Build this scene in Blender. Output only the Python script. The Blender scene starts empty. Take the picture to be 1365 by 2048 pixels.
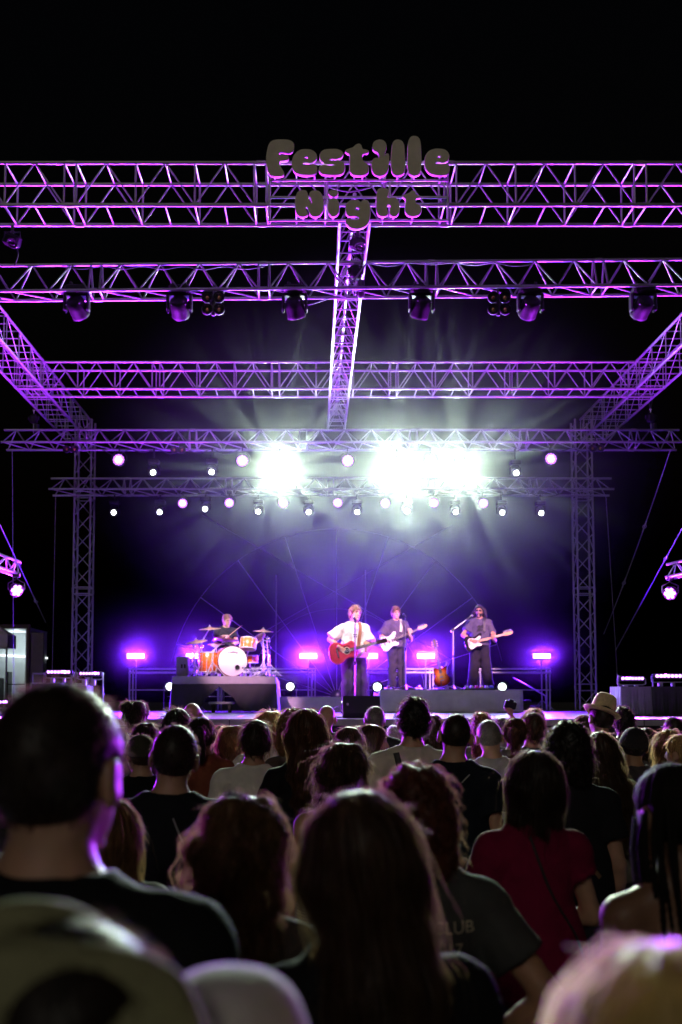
import bpy, math, random
import numpy as np
from mathutils import Vector, Matrix, Euler
R = math.radians
random.seed(7)
scene = bpy.context.scene
C = scene.collection

# ------------------------------------------------------------------ camera
FPX = 1991.0                 # 35 mm lens on a 24x36 frame held upright, in pixels of the 1365x2048 photograph
CAMZ = 1.9
PITCH = R(3.8)
PPX, HORIZON = 625.0, 1395.0
PPY = HORIZON - FPX * math.tan(PITCH)
cam_data = bpy.data.cameras.new('camera')
cam = bpy.data.objects.new('camera', cam_data)
C.objects.link(cam)
cam.location = (0, 0, CAMZ)
cam.rotation_euler = (R(90) + PITCH, 0, 0)
cam_data.sensor_width = 36
cam_data.lens = 35
cam_data.shift_x = (682.5 - PPX) / 2048
cam_data.shift_y = (PPY - 1024) / 2048
cam_data.clip_start = 0.05
cam_data.clip_end = 600
cam_data.dof.use_dof = True
cam_data.dof.focus_distance = 8.5
cam_data.dof.aperture_fstop = 2.6
scene.camera = cam

def at(px, py, Y):
    """world point seen at a pixel of the photograph, at the distance Y along the stage axis"""
    u, v = (px - PPX) / FPX, (PPY - py) / FPX
    d = Vector((u, math.cos(PITCH) - v * math.sin(PITCH), math.sin(PITCH) + v * math.cos(PITCH)))
    return Vector((0, 0, CAMZ)) + d * (Y / d.y)
def mpp(Y): return Y / FPX

# ------------------------------------------------------------------ night sky, faint light from behind, exposure
world = bpy.data.worlds.new('World'); scene.world = world
world.use_nodes = True
nt = world.node_tree; nt.nodes.clear()
wo = nt.nodes.new('ShaderNodeOutputWorld'); bg = nt.nodes.new('ShaderNodeBackground')
sky = nt.nodes.new('ShaderNodeTexSky'); sky.sky_type = 'NISHITA'; sky.sun_disc = False
sky.sun_elevation = R(-4); sky.sun_rotation = R(200)
nt.links.new(sky.outputs[0], bg.inputs[0]); nt.links.new(bg.outputs[0], wo.inputs[0])
bg.inputs[1].default_value = 0.05
sun_d = bpy.data.lights.new('sun', 'SUN'); sun_d.energy = 0.23; sun_d.angle = R(12); sun_d.color = (1.0, 0.93, 0.80)
sun = bpy.data.objects.new('sun', sun_d); C.objects.link(sun)
sun.rotation_euler = (R(62), 0, R(-14))       # low, from behind the audience

vs = scene.view_settings
vs.view_transform = 'Standard'; vs.look = 'None'; vs.exposure = 0.0; vs.gamma = 1.0; vs.use_curve_mapping = False
scene.render.engine = 'CYCLES'
cy = scene.cycles
cy.max_bounces = 5; cy.diffuse_bounces = 2; cy.glossy_bounces = 2; cy.transmission_bounces = 4
cy.volume_bounces = 0; cy.transparent_max_bounces = 6
cy.sample_clamp_indirect = 4.0; cy.use_denoising = True; cy.caustics_reflective = False; cy.caustics_refractive = False

# ------------------------------------------------------------------ materials
MATS = {}
def mat(name, col, rough=0.5, metal=0.0, var=0.12, scale=6.0, bump=0.0, bscale=60.0, emit=None, estr=0.0, spec=0.5, sheen=0.0, coat=0.0):
    if name in MATS: return MATS[name]
    m = bpy.data.materials.new(name); m.use_nodes = True
    n = m.node_tree.nodes; l = m.node_tree.links
    b = n['Principled BSDF']
    b.inputs['Roughness'].default_value = rough; b.inputs['Metallic'].default_value = metal
    b.inputs['Specular IOR Level'].default_value = spec
    b.inputs['Sheen Weight'].default_value = sheen
    b.inputs['Coat Weight'].default_value = coat
    tc = n.new('ShaderNodeTexCoord')
    if var > 0:
        nz = n.new('ShaderNodeTexNoise'); nz.inputs['Scale'].default_value = scale; nz.inputs['Detail'].default_value = 5
        l.new(tc.outputs['Object'], nz.inputs['Vector'])
        mr = n.new('ShaderNodeMapRange'); mr.inputs[1].default_value = 0.3; mr.inputs[2].default_value = 0.7
        mr.inputs[3].default_value = 1 - var; mr.inputs[4].default_value = 1 + var
        l.new(nz.outputs['Fac'], mr.inputs[0])
        mx = n.new('ShaderNodeVectorMath'); mx.operation = 'SCALE'; mx.inputs[0].default_value = col[:3]
        l.new(mr.outputs[0], mx.inputs['Scale'])
        l.new(mx.outputs[0], b.inputs['Base Color'])
        rr = n.new('ShaderNodeMapRange'); rr.inputs[3].default_value = max(0.03, rough - 0.08); rr.inputs[4].default_value = min(1, rough + 0.08)
        l.new(nz.outputs['Fac'], rr.inputs[0]); l.new(rr.outputs[0], b.inputs['Roughness'])
    else:
        b.inputs['Base Color'].default_value = (*col[:3], 1)
    if bump > 0:
        nb = n.new('ShaderNodeTexNoise'); nb.inputs['Scale'].default_value = bscale; nb.inputs['Detail'].default_value = 3
        l.new(tc.outputs['Object'], nb.inputs['Vector'])
        bp = n.new('ShaderNodeBump'); bp.inputs['Strength'].default_value = bump; bp.inputs['Distance'].default_value = 0.01
        l.new(nb.outputs['Fac'], bp.inputs['Height']); l.new(bp.outputs[0], b.inputs['Normal'])
    if emit:
        b.inputs['Emission Color'].default_value = (*emit, 1); b.inputs['Emission Strength'].default_value = estr
    MATS[name] = m
    return m

def fabric(name, col, rough=0.9, stripes=None, bump=0.35):
    """woven cloth; stripes = (axis, period in m, second colour)"""
    if name in MATS: return MATS[name]
    m = mat(name, col, rough, 0, 0.10, 14, bump, 45, spec=0.12)
    if stripes:
        n = m.node_tree.nodes; l = m.node_tree.links; b = n['Principled BSDF']
        tc = n.new('ShaderNodeTexCoord'); w = n.new('ShaderNodeTexWave'); w.bands_direction = stripes[0]
        w.inputs['Scale'].default_value = 0.314 / stripes[1]; w.inputs['Distortion'].default_value = 0.4
        w.inputs['Detail'].default_value = 0
        l.new(tc.outputs['Object'], w.inputs['Vector'])
        cr = n.new('ShaderNodeValToRGB'); cr.color_ramp.elements[0].position = .45; cr.color_ramp.elements[1].position = .6
        cr.color_ramp.elements[0].color = (*stripes[2], 1); cr.color_ramp.elements[1].color = (*col, 1)
        l.new(w.outputs['Fac'], cr.inputs['Fac']); l.new(cr.outputs['Color'], b.inputs['Base Color'])
    return m

def hair_mat(name, col, tcol=None, trans=0.0):
    """hair; fine strands also let light from behind through"""
    if name in MATS: return MATS[name]
    m = mat(name, col, 0.5, 0, 0.35, 22, 0, spec=0.28)
    if trans > 0:
        n = m.node_tree.nodes; l = m.node_tree.links; b = n['Principled BSDF']; out = n['Material Output']
        t = n.new('ShaderNodeBsdfTranslucent'); t.inputs['Color'].default_value = (*tcol, 1)
        mx = n.new('ShaderNodeMixShader'); mx.inputs[0].default_value = trans
        l.new(b.outputs[0], mx.inputs[1]); l.new(t.outputs[0], mx.inputs[2]); l.new(mx.outputs[0], out.inputs['Surface'])
    return m

def skin_mat(name, col):
    if name in MATS: return MATS[name]
    m = mat(name, col, 0.5, 0, 0.10, 18, 0.08, 220, spec=0.4)
    b = m.node_tree.nodes['Principled BSDF']
    b.inputs['Subsurface Weight'].default_value = 0.12
    b.inputs['Subsurface Radius'].default_value = (0.02, 0.007, 0.004); b.inputs['Subsurface Scale'].default_value = 0.5
    return m

def emis(name, col, s):
    if name in MATS: return MATS[name]
    m = bpy.data.materials.new(name); m.use_nodes = True
    n = m.node_tree.nodes; b = n['Principled BSDF']
    b.inputs['Base Color'].default_value = (.6, .6, .6, 1); b.inputs['Roughness'].default_value = .2
    b.inputs['Emission Color'].default_value = (*col, 1); b.inputs['Emission Strength'].default_value = s
    MATS[name] = m
    return m

ALU = mat('aluminium', (.33, .33, .345), .36, .5, .10, 3, .05, 90)
BLACK = mat('black_housing', (.006, .006, .007), .6, 0, .2, 12, .05, 120, spec=.25)
BLKMETAL = mat('black_metal', (.03, .03, .032), .35, .5, .15, 20)
STEEL = mat('chrome', (.78, .78, .80), .22, .55, .05, 12)
RUBBER = mat('rubber', (.012, .012, .012), .8, 0, .1, 20)
CABLE = mat('cable_black', (.012, .012, .014), .6, 0, .1, 20)
WIREROPE = mat('wire_rope', (.35, .34, .38), .45, .5, .1, 20)

# ------------------------------------------------------------------ object helpers
def link(o, parent=None):
    C.objects.link(o)
    if parent: o.parent = parent
    return o
def tag(o, label=None, cat=None, group=None, kind=None):
    if label: o['label'] = label
    if cat: o['category'] = cat
    if group: o['group'] = group
    if kind: o['kind'] = kind
    return o
def empty(name, loc=(0, 0, 0), rot=(0, 0, 0), label=None, cat=None, group=None, scale=1.0):
    o = bpy.data.objects.new(name, None); o.empty_display_size = .1
    o.location = loc; o.rotation_euler = rot; o.scale = (scale,) * 3
    link(o); return tag(o, label, cat, group)

def frame_of(d):
    d = Vector(d).normalized()
    a = Vector((0, 0, 1)) if abs(d.z) < .9 else Vector((1, 0, 0))
    u = d.cross(a).normalized(); v = d.cross(u).normalized()
    return u, v, d

class MB:
    """collects simple shapes, build() links them as one mesh object"""
    def __init__(s): s.v = []; s.f = []; s.sm = []
    def add(s, vs, fs, smooth=False):
        o = len(s.v); s.v += [tuple(x) for x in vs]
        s.f += [tuple(i + o for i in f) for f in fs]; s.sm += [smooth] * len(fs); return s
    def box(s, c, size, rot=None, bev=0.0):
        hx, hy, hz = size[0] / 2, size[1] / 2, size[2] / 2
        b = min(bev, hx * .9, hy * .9, hz * .9)
        vs = []
        if b <= 0:
            vs = [Vector((x * hx, y * hy, z * hz)) for z in (-1, 1) for (x, y) in ((-1, -1), (1, -1), (1, 1), (-1, 1))]
            fs = [(3, 2, 1, 0), (4, 5, 6, 7), (0, 1, 5, 4), (1, 2, 6, 5), (2, 3, 7, 6), (3, 0, 4, 7)]
        else:
            fs = []
            rings = [(-hz, b), (-hz + b, 0), (hz - b, 0), (hz, b)]
            for z, i in rings:
                x0, y0 = hx - i, hy - i
                for (x, y) in ((-x0 + b, -y0), (x0 - b, -y0), (x0, -y0 + b), (x0, y0 - b), (x0 - b, y0), (-x0 + b, y0), (-x0, y0 - b), (-x0, -y0 + b)):
                    vs.append(Vector((x, y, z)))
            for k in range(3):
                for i in range(8):
                    j = (i + 1) % 8; fs.append((k * 8 + i, k * 8 + j, (k + 1) * 8 + j, (k + 1) * 8 + i))
            fs.append(tuple(range(7, -1, -1))); fs.append(tuple(range(24, 32)))
        M = (rot if rot is not None else Matrix.Identity(3)); c = Vector(c)
        return s.add([M @ v + c for v in vs], fs)
    def cyl(s, a, b, r0, r1=None, n=12, caps=True):
        r1 = r0 if r1 is None else r1
        a, b = Vector(a), Vector(b); u, v, d = frame_of(b - a)
        vs = []
        for p, r in ((a, r0), (b, r1)):
            for i in range(n):
                t = 2 * math.pi * i / n; vs.append(p + u * (r * math.cos(t)) + v * (r * math.sin(t)))
        fs = [(i, i + n, (i + 1) % n + n, (i + 1) % n) for i in range(n)]
        s.add(vs, fs, True)
        if caps:
            s.add(vs[:n], [tuple(range(n))]); s.add(vs[n:], [tuple(range(n - 1, -1, -1))])
        return s
    def path(s, pts, r, n=8):
        pts = [Vector(p) for p in pts]; rs = r if isinstance(r, (list, tuple)) else [r] * len(pts)
        vs = []; u = None
        for i, p in enumerate(pts):
            d = (pts[min(i + 1, len(pts) - 1)] - pts[max(i - 1, 0)])
            d = d.normalized() if d.length > 1e-9 else Vector((0, 0, 1))
            if u is None: u, v, _ = frame_of(d)
            else:
                u = (u - d * u.dot(d)); u = u.normalized() if u.length > 1e-6 else frame_of(d)[0]
                v = d.cross(u)
            for k in range(n):
                t = 2 * math.pi * k / n; vs.append(p + u * (rs[i] * math.cos(t)) + v * (rs[i] * math.sin(t)))
        fs = []
        for i in range(len(pts) - 1):
            for k in range(n):
                k2 = (k + 1) % n; fs.append((i * n + k, i * n + k2, (i + 1) * n + k2, (i + 1) * n + k))
        s.add(vs, fs, True)
        s.add(vs[:n], [tuple(range(n - 1, -1, -1))]); s.add(vs[-n:], [tuple(range(n))])
        return s
    def lathe(s, prof, o=(0, 0, 0), d=(0, 0, 1), n=24, sx=1.0):
        o = Vector(o); u, v, d = frame_of(d); vs = []
        for r, z in prof:
            for i in range(n):
                t = 2 * math.pi * i / n; vs.append(o + u * (r * math.cos(t) * sx) + v * (r * math.sin(t)) + d * z)
        fs = []
        for k in range(len(prof) - 1):
            for i in range(n):
                j = (i + 1) % n; fs.append((k * n + i, (k + 1) * n + i, (k + 1) * n + j, k * n + j))
        return s.add(vs, fs, True)
    def ell(s, c, r, n=14, m=8, rot=None):
        c = Vector(c); M = rot if rot is not None else Matrix.Identity(3); vs = []; fs = []
        for j in range(m + 1):
            t = math.pi * j / m
            for i in range(n):
                p = 2 * math.pi * i / n
                vs.append(M @ Vector((r[0] * math.sin(t) * math.cos(p), r[1] * math.sin(t) * math.sin(p), r[2] * math.cos(t))) + c)
        for j in range(m):
            for i in range(n):
                k = (i + 1) % n; fs.append((j * n + i, (j + 1) * n + i, (j + 1) * n + k, j * n + k))
        return s.add(vs, fs, True)
    def prism(s, pts2, y0, y1, inset=0.0):
        """outline in the x-z plane extruded along y; rounded rim by 'inset'"""
        n = len(pts2); cx = sum(p[0] for p in pts2) / n; cz = sum(p[1] for p in pts2) / n
        def off(d):
            o = []
            for i in range(n):
                a, b, c = pts2[i - 1], pts2[i], pts2[(i + 1) % n]
                t = Vector((c[0] - a[0], c[1] - a[1])); t = t.normalized() if t.length > 1e-9 else Vector((1, 0))
                nn = Vector((-t.y, t.x))
                if nn.dot(Vector((cx - b[0], cz - b[1]))) < 0 and False: nn = -nn
                o.append((b[0] + nn.x * d * s._or, b[1] + nn.y * d * s._or))
            return o
        area = sum(pts2[i - 1][0] * pts2[i][1] - pts2[i][0] * pts2[i - 1][1] for i in range(n)); s._or = 1 if area > 0 else -1
        rings = [(y0, inset), (y0 + inset, 0), (y1 - inset, 0), (y1, inset)] if inset > 0 else [(y0, 0), (y1, 0)]
        vs = []
        for y, d in rings: vs += [(x, y, z) for x, z in off(d)]
        fs = []
        for k in range(len(rings) - 1):
            for i in range(n):
                j = (i + 1) % n; fs.append((k * n + i, k * n + j, (k + 1) * n + j, (k + 1) * n + i))
        s.add(vs, fs, inset > 0)
        e = (len(rings) - 1) * n
        s.add(vs[:n], [tuple(range(n - 1, -1, -1))]); s.add(vs[e:], [tuple(range(n))])
        return s
    def mesh(s, name, m):
        me = bpy.data.meshes.new(name); me.from_pydata(s.v, [], s.f); me.update()
        me.polygons.foreach_set('use_smooth', s.sm)
        if m: me.materials.append(m)
        import bmesh
        bm = bmesh.new(); bm.from_mesh(me); bmesh.ops.recalc_face_normals(bm, faces=bm.faces); bm.to_mesh(me); bm.free()
        return me
    def build(s, name, m, parent=None, loc=None):
        o = bpy.data.objects.new(name, s.mesh(name, m)); link(o, parent)
        if loc is not None: o.location = loc
        return o

def catmull(pts, k=6, closed=True):
    out = []; n = len(pts)
    for i in range(n if closed else n - 1):
        p0, p1, p2, p3 = (pts[(i - 1) % n], pts[i], pts[(i + 1) % n], pts[(i + 2) % n]) if closed else \
            (pts[max(i - 1, 0)], pts[i], pts[i + 1], pts[min(i + 2, n - 1)])
        for j in range(k):
            t = j / k
            out.append(tuple(.5 * ((2 * b) + (c - a) * t + (2 * a - 5 * b + 4 * c - d) * t * t + (-a + 3 * b - 3 * c + d) * t ** 3)
                             for a, b, c, d in zip(p0, p1, p2, p3)))
    if not closed: out.append(tuple(pts[-1]))
    return out

_unit = {}
def rod(name, a, b, r, m, parent=None, n=8):
    """one straight tube as an object of its own, sharing the unit-tube mesh of its material"""
    key = (name, m.name, n)
    if key not in _unit: _unit[key] = MB().cyl((0, 0, 0), (0, 0, 1), 1, n=n).mesh(name, m)
    a, b = Vector(a), Vector(b); u, v, d = frame_of(b - a)
    o = bpy.data.objects.new(name, _unit[key]); link(o, parent)
    L = (b - a).length
    M = Matrix(((u.x * r, v.x * r, d.x * L, a.x), (u.y * r, v.y * r, d.y * L, a.y), (u.z * r, v.z * r, d.z * L, a.z), (0, 0, 0, 1)))
    if M.determinant() < 0:
        M = Matrix(((-u.x * r, v.x * r, d.x * L, a.x), (-u.y * r, v.y * r, d.y * L, a.y), (-u.z * r, v.z * r, d.z * L, a.z), (0, 0, 0, 1)))
    o.matrix_local = M
    return o

def copy_tree(o, parent=None):
    c = o.copy(); C.objects.link(c); c.parent = parent
    for ch in list(o.children): copy_tree(ch, c)
    return c

def lamp(kind, name, loc, target, col, power, parent=None, size=60, blend=.5, radius=.05, sx=None, sy=None):
    d = bpy.data.lights.new(name, kind); d.color = col; d.energy = power
    if kind == 'SPOT': d.spot_size = R(size); d.spot_blend = blend; d.shadow_soft_size = radius
    elif kind == 'POINT': d.shadow_soft_size = radius
    elif kind == 'AREA':
        d.shape = 'RECTANGLE'; d.size = sx; d.size_y = sy; d.spread = R(size)
    o = bpy.data.objects.new(name, d); link(o)
    o.location = loc
    dirv = Vector(target) - Vector(loc)
    o.rotation_euler = dirv.to_track_quat('-Z', 'Y').to_euler()
    if parent:
        o.parent = parent
        o.matrix_parent_inverse = (Matrix.LocRotScale(parent.location, parent.rotation_euler, parent.scale)).inverted()
    return o
# ------------------------------------------------------------------ ground and stage deck
STZ = CAMZ - .31             # stage floor
SY0, SY1, SX0, SX1 = 14.45, 24.6, -7.2, 8.2
GROUND = mat('ground_gravel', (.055, .05, .045), .95, 0, .35, 1.3, .6, 30)
g = MB().add([(-250, -60, 0), (250, -60, 0), (250, 400, 0), (-250, 400, 0)], [(0, 1, 2, 3)]).build('ground', GROUND); tag(g, kind='structure')
DECK = mat('stage_deck_paint', (.34, .33, .35), .32, 0, .25, 2.5, .12, 25, coat=.15)
SKIRT = mat('stage_skirt_cloth', (.02, .02, .022), .9, 0, .2, 5, .4, 18)
st = empty('stage', (0, 0, 0)); tag(st, kind='structure')
DW, DD = 2.0, 1.0
deckpanel = MB().box((0, 0, -.05), (DW - .008, DD - .008, .1), bev=.004).mesh('deck_panel', DECK)
x = SX0
nx = int((SX1 - SX0) / DW); ny = int((SY1 - SY0) / DD)
for i in range(nx):
    for j in range(ny):
        o = bpy.data.objects.new('deck_panel', deckpanel); link(o, st)
        o.location = (SX0 + DW * (i + .5), SY0 + DD * (j + .5), STZ)
mb = MB().box(((SX0 + SX1) / 2, SY0 + .02, STZ - .06), (SX1 - SX0 - .8, .03, .1)); mb.build('edge_beam', BLKMETAL, st)
# pleated skirt below the deck
vs = []; fs = []
N = 500
for i in range(N + 1):
    X = SX0 + (SX1 - SX0 - 1) * i / N; yy = SY0 + .05 + .03 * math.sin(i * .9) + .015 * math.sin(i * 2.3)
    vs += [(X, yy, .01), (X, SY0 + .06 + .01 * math.sin(i * .9), STZ - .11)]
for i in range(N): fs.append((2 * i, 2 * i + 2, 2 * i + 3, 2 * i + 1))
MB().add(vs, fs, True).build('skirt', SKIRT, st)
MB().box(((SX0 + SX1) / 2 - .5, SY1 - .2, STZ / 2 - .06), (SX1 - SX0 - 1, .05, STZ - .12)).build('back_panel', SKIRT, st)

# ------------------------------------------------------------------ trusses
def truss(label, p0, p1, up, section, faces, r=.024, rb=.0105, mod=.735, nmod=3, gap=.15, phase=0.0, group='roof trusses over the stage', couplers=True):
    """tubular truss from p0 to p1; section = chord offsets (side, up); faces = (i, j, style) between chords"""
    p0, p1 = Vector(p0), Vector(p1); L = (p1 - p0).length; d = (p1 - p0) / L
    up = (Vector(up) - d * d.dot(Vector(up))).normalized(); side = d.cross(up).normalized()
    t = empty('roof_truss', p0, label=label, cat='truss', group=group)
    ch = [side * a + up * b for a, b in section]
    for c in ch: rod('chord', c, c + d * L, r, ALU, t, 10)
    per = mod * nmod + gap
    s = -phase
    while s < L:
        for k in range(nmod):
            a, b = s + k * mod, s + (k + 1) * mod
            if b < .02 or a > L - .02: continue
            a, b = max(a, 0.03), min(b, L - .03)
            if b - a < .1: continue
            for (i, j, style) in faces:
                A0, A1, B0, B1 = ch[i] + d * a, ch[i] + d * b, ch[j] + d * a, ch[j] + d * b
                M0 = ch[i] + d * ((a + b) / 2); MJ = ch[j] + d * ((a + b) / 2)
                if 'v' in style: rod('brace', A0, B0, rb * 1.2, ALU, t)
                if k == nmod - 1 and ('v' in style or 'e' in style): rod('brace', A1, B1, rb * 1.2, ALU, t)
                if k == 0 and 'e' in style and 'v' not in style: rod('brace', A0, B0, rb * 1.2, ALU, t)
                if 'V' in style:       # apex in the middle of chord i
                    rod('brace', B0, M0, rb, ALU, t); rod('brace', M0, B1, rb, ALU, t)
                if 'D' in style: rod('brace', A0, B1, rb, ALU, t)
                if 'd' in style: rod('brace', A1, B0, rb, ALU, t)
                if 'm' in style: rod('brace', M0, MJ, rb, ALU, t)
        if couplers:
            for e in (s, s + per - gap):
                if .1 < e < L - .1:
                    for c in ch:
                        q = c + d * (e - gap / 2 if e == s else e + gap / 2)
                        if e != s: rod('coupler', q - d * .05, q + d * .05, r * 1.28, ALU, t, 10)
        s += per
    return t
ZT, ZB = CAMZ + 6.62, CAMZ + 6.08
XL, XR = at(164, 1343, 23.2).x, at(1172, 1380, 23.2).x     # the two back towers
SQ = [(-.26, .54), (.26, .54), (-.26, 0), (.26, 0)]
# chord order for a truss along +X with up = Z: side = d x up = -Y (towards the camera)
BOXF = [(1, 3, 'vV'), (0, 2, 'vV'), (0, 1, 'vm'), (2, 3, 'vm')]
def joint(px, Y): return at(px, 1000, Y).x
x0 = XL - .6; per = .735 * 3 + .15
def phase_for(px, Y, x0, per, gap=.15):
    jx = joint(px, Y) + gap / 2       # a section starts here
    return (-(jx - x0)) % per
truss('purple-lit box truss across the stage front, carrying the bubble-letter sign', (x0, 12.2, ZB), (XR + .7, 12.2, ZB), (0, 0, 1), SQ, BOXF, phase=phase_for(141, 12.2, x0, per))
truss('purple-lit box truss crossing mid-roof, behind the moving-head row', (XL - .45, 19.55, ZB), (XR + .55, 19.55, ZB), (0, 0, 1), SQ, BOXF, phase=phase_for(314, 19.55, XL - .45, per))
TRI = [(0, .44), (.165, 0), (-.165, 0)]
TRIF = [(0, 1, 'Ve'), (0, 2, 'Ve'), (1, 2, 'De')]
pa, pb = at(-260, 600, 13.75), at(1625, 586, 13.75)
t2x0 = pa.x
truss('triangular truss carrying six moving heads, second from the front', (pa.x, 13.6, pa.z - .02), (pb.x, 13.6, pb.z + .0), (0, 0, 1), TRI, TRIF,
      r=.024, rb=.0115, mod=.55, nmod=4, phase=phase_for(187, 13.6, t2x0, .55 * 4 + .15))
# along the sides: d = +Y, up = Z -> side = d x up = +X
SIDEF = [(0, 2, 'vD'), (1, 3, 'vD'), (0, 1, 'vm'), (2, 3, 'vm')]
truss('box truss running back along the left side of the roof', (XL - .2, 12.6, ZB + .003), (XL - .2, 23.4, ZB + .003), (0, 0, 1), SQ, SIDEF, rb=.0092, phase=.4)
truss('box truss running back along the right side of the roof', (XR + .3, 12.6, ZB + .003), (XR + .3, 23.4, ZB + .003), (0, 0, 1), SQ, SIDEF, rb=.0092, phase=.4)
xc = (at(714, 455, 12.5).x + at(672, 830, 21.3).x) / 2
truss('triangular spine truss running back under the middle of the roof', (xc, 12.35, ZB - .01), (xc, 22.3, ZB - .01), (0, 0, 1), [(0, .36), (.19, 0), (-.19, 0)],
      [(0, 1, 'Ve'), (0, 2, 'Ve'), (1, 2, 'vm')], mod=.735, phase=.2)
# the two lighting trusses at the back, hung with one face tipped forward
def back_truss(label, y_top, y_near, y_far, Y, xl, xr, ph, mod):
    m = at(682, (y_near + y_far) / 2, Y); a, b = at(xl, y_far, Y).x, at(xr, y_far, Y).x
    zt = at(682, y_top, Y).z; zn = at(682, y_near, Y - .19).z; zf = at(682, y_far, Y + .19).z
    truss(label, (a, Y, zf), (b, Y, zf), (0, 0, 1), [(0, zt - zf), (.19, zn - zf), (-.19, 0)], TRIF, r=.024, rb=.012, mod=mod, nmod=4, phase=ph)
    return zf
YA, YB = 20.9, 22.8
ZA = back_truss('wide lighting truss at the back with the upper row of lamps', 860, 884, 900, YA, 8, 1360, .6, .55)
ZBB = back_truss('lower and shorter lighting truss at the back between the towers', 957, 978, 991, YB, 102, 1224, .5, .55)
# towers
TW = [(-.19, .19), (.19, .19), (-.19, -.19), (.19, -.19)]
for X, lab in ((XL, 'left lattice tower holding up the back of the roof'), (XR, 'right lattice tower holding up the back of the roof')):
    t = truss(lab, (X, 23.2, .06), (X, 23.2, ZB + .45), (0, 1, 0), TW, [(0, 1, 'De'), (2, 3, 'de'), (0, 2, 'de'), (1, 3, 'De')],
              r=.024, rb=.011, mod=.42, nmod=5, phase=.1, group='back towers')
    t.name = 'truss_tower'
    MB().box((0, 0, -.03), (.7, .7, .05), bev=.01).build('base_plate', BLKMETAL, t)
# outrigger trusses at the edges of the frame
def outrigger(label, pts, group):
    a, b = pts
    t = truss(label, a, b, (0, 0, 1), [(0, .24), (.13, 0), (-.13, 0)], TRIF, r=.024, rb=.012, mod=.28, nmod=4, gap=.1, group=group, couplers=False)
    return t
outrigger('short triangular truss jutting in at the left edge', (at(-150, 1085, 16.2), at(35, 1150, 17.2)), 'side trusses at the frame edges')
outrigger('short triangular truss jutting in at the right edge', (at(1520, 1115, 16.2), at(1338, 1156, 17.2)), 'side trusses at the frame edges')

# guy cables with turnbuckles
def guy(label, a, b, shackles=(), r=.008, sag=0.0):
    t = empty('guy_cable', a, label=label, cat='cable', group='guy cables of the roof')
    a, b = Vector(a), Vector(b); pts = []
    for i in range(13):
        k = i / 12; pts.append((b - a) * k + Vector((0, 0, -sag * 4 * k * (1 - k))))
    MB().path(pts, r, 6).build('cable', WIREROPE, t)
    for k in shackles:
        p = (b - a) * k + Vector((0, 0, -sag * 4 * k * (1 - k))); u, v, d = frame_of(b - a)
        ring = [p + d * (.06 * math.cos(q)) + u * (.04 * math.sin(q)) for q in [2 * math.pi * i / 12 for i in range(13)]]
        MB().path(ring, .008, 6).cyl(p - d * .16, p + d * .16, r * 1.7, n=6).build('turnbuckle', STEEL, t)
guy('taut purple-lit cable slanting down from the right edge', at(1470, 865, 15.6), at(1232, 1300, 24.5), (.47,), r=.012)
guy('slack dim cable hanging from the right end of the wide back truss', at(1342, 898, 20.9), at(1208, 1268, 25.5), (.35, .66), r=.01, sag=.12)
guy('thin cable dropping from the right end of the lower back truss', at(1212, 990, 22.8), at(1238, 1400, 24.2), (), r=.006, sag=-.06)
guy('cable slanting down from the left edge', at(-70, 900, 16), at(92, 1245, 24), (.57, .83), r=.01)
guy('thin vertical cable below the left end of the wide back truss', at(25, 900, 20.9), at(28, 1395, 20.9), (), r=.005)
guy('thin cable dropping from the left end of the lower back truss', at(112, 992, 22.8), at(104, 1390, 23.2), (), r=.005)

# cables slung along the trusses, straps and chain hoists that carry them
def slung(lab, pts, m=CABLE, r=.009):
    o = MB().path(catmull([tuple(p) for p in pts], 8, False), r, 6).build('truss_cable', m); tag(o, lab, 'cable', 'cables slung along the trusses')
CABV = mat('cable_dull_violet', (.10, .09, .12), .5)
def sag(x0, x1, n, y, Y, d, rr):
    out = []
    for i in range(n + 1):
        px = x0 + (x1 - x0) * i / n; out.append(at(px, y, Y))
        if i < n: out.append(at(px + (x1 - x0) / n * .5, y + d * rr.uniform(.5, 1.3), Y))
    return out
rr_ = random.Random(5)
slung('cable sagging along the left half of the second truss', sag(125, 530, 5, 533, 13.5, 5, rr_), CABV)
slung('cable sagging along the right half of the second truss', sag(735, 1075, 4, 526, 13.5, 5, rr_), CABV)
slung('cable drooping below the second truss beside the spine', sag(560, 660, 1, 596, 13.75, 14, rr_), CABV)
slung('cable looped under the wide back truss on the left', sag(205, 480, 5, 899, 21.05, 10, rr_))
slung('cable looped under the wide back truss on the right', sag(1000, 1190, 4, 897, 21.05, 9, rr_))
slung('cable running along the lower back truss', sag(190, 1130, 12, 985, 22.9, 7, rr_))
slung('cable hanging inside the sign frame', sag(655, 745, 1, 374, 12.0, 8, rr_), CABV)
for px, py, Y, lab in ((68, 838, 21.0, 'black chain hoist under the left side truss'), (1302, 836, 21.0, 'black chain hoist under the right side truss'), (712, 545, 13.6, 'black hoist and strap joining the second truss to the spine')):
    p = at(px, py, Y); t = empty('chain_hoist', p, label=lab, cat='hoist', group='chain hoists')
    MB().box((0, 0, 0), (.16, .13, .20), bev=.03).cyl((-.11, 0, .02), (.11, 0, .02), .05, n=12).build('motor', BLACK, t)
    MB().path([(0, 0, .1), (0, 0, .16), (.02, 0, .19), (0, 0, .22), (-.02, 0, .19), (0, 0, .165)], .009, 6).build('hook', STEEL, t)
    MB().path([(0, 0, .2), (.05, 0, .42), (0, .05, .50), (-.05, 0, .42), (0, 0, .2)], .014, 6).build('sling', CABLE, t)
    MB().path([(0, 0, -.1), (0, 0, -.32)], .010, 6).build('chain', STEEL, t)
    MB().lathe([(.05, -.12), (.06, -.3), (.045, -.36), (0, -.37)], o=(.07, 0, 0), n=12).build('chain_bag', CABLE, t)
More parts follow.
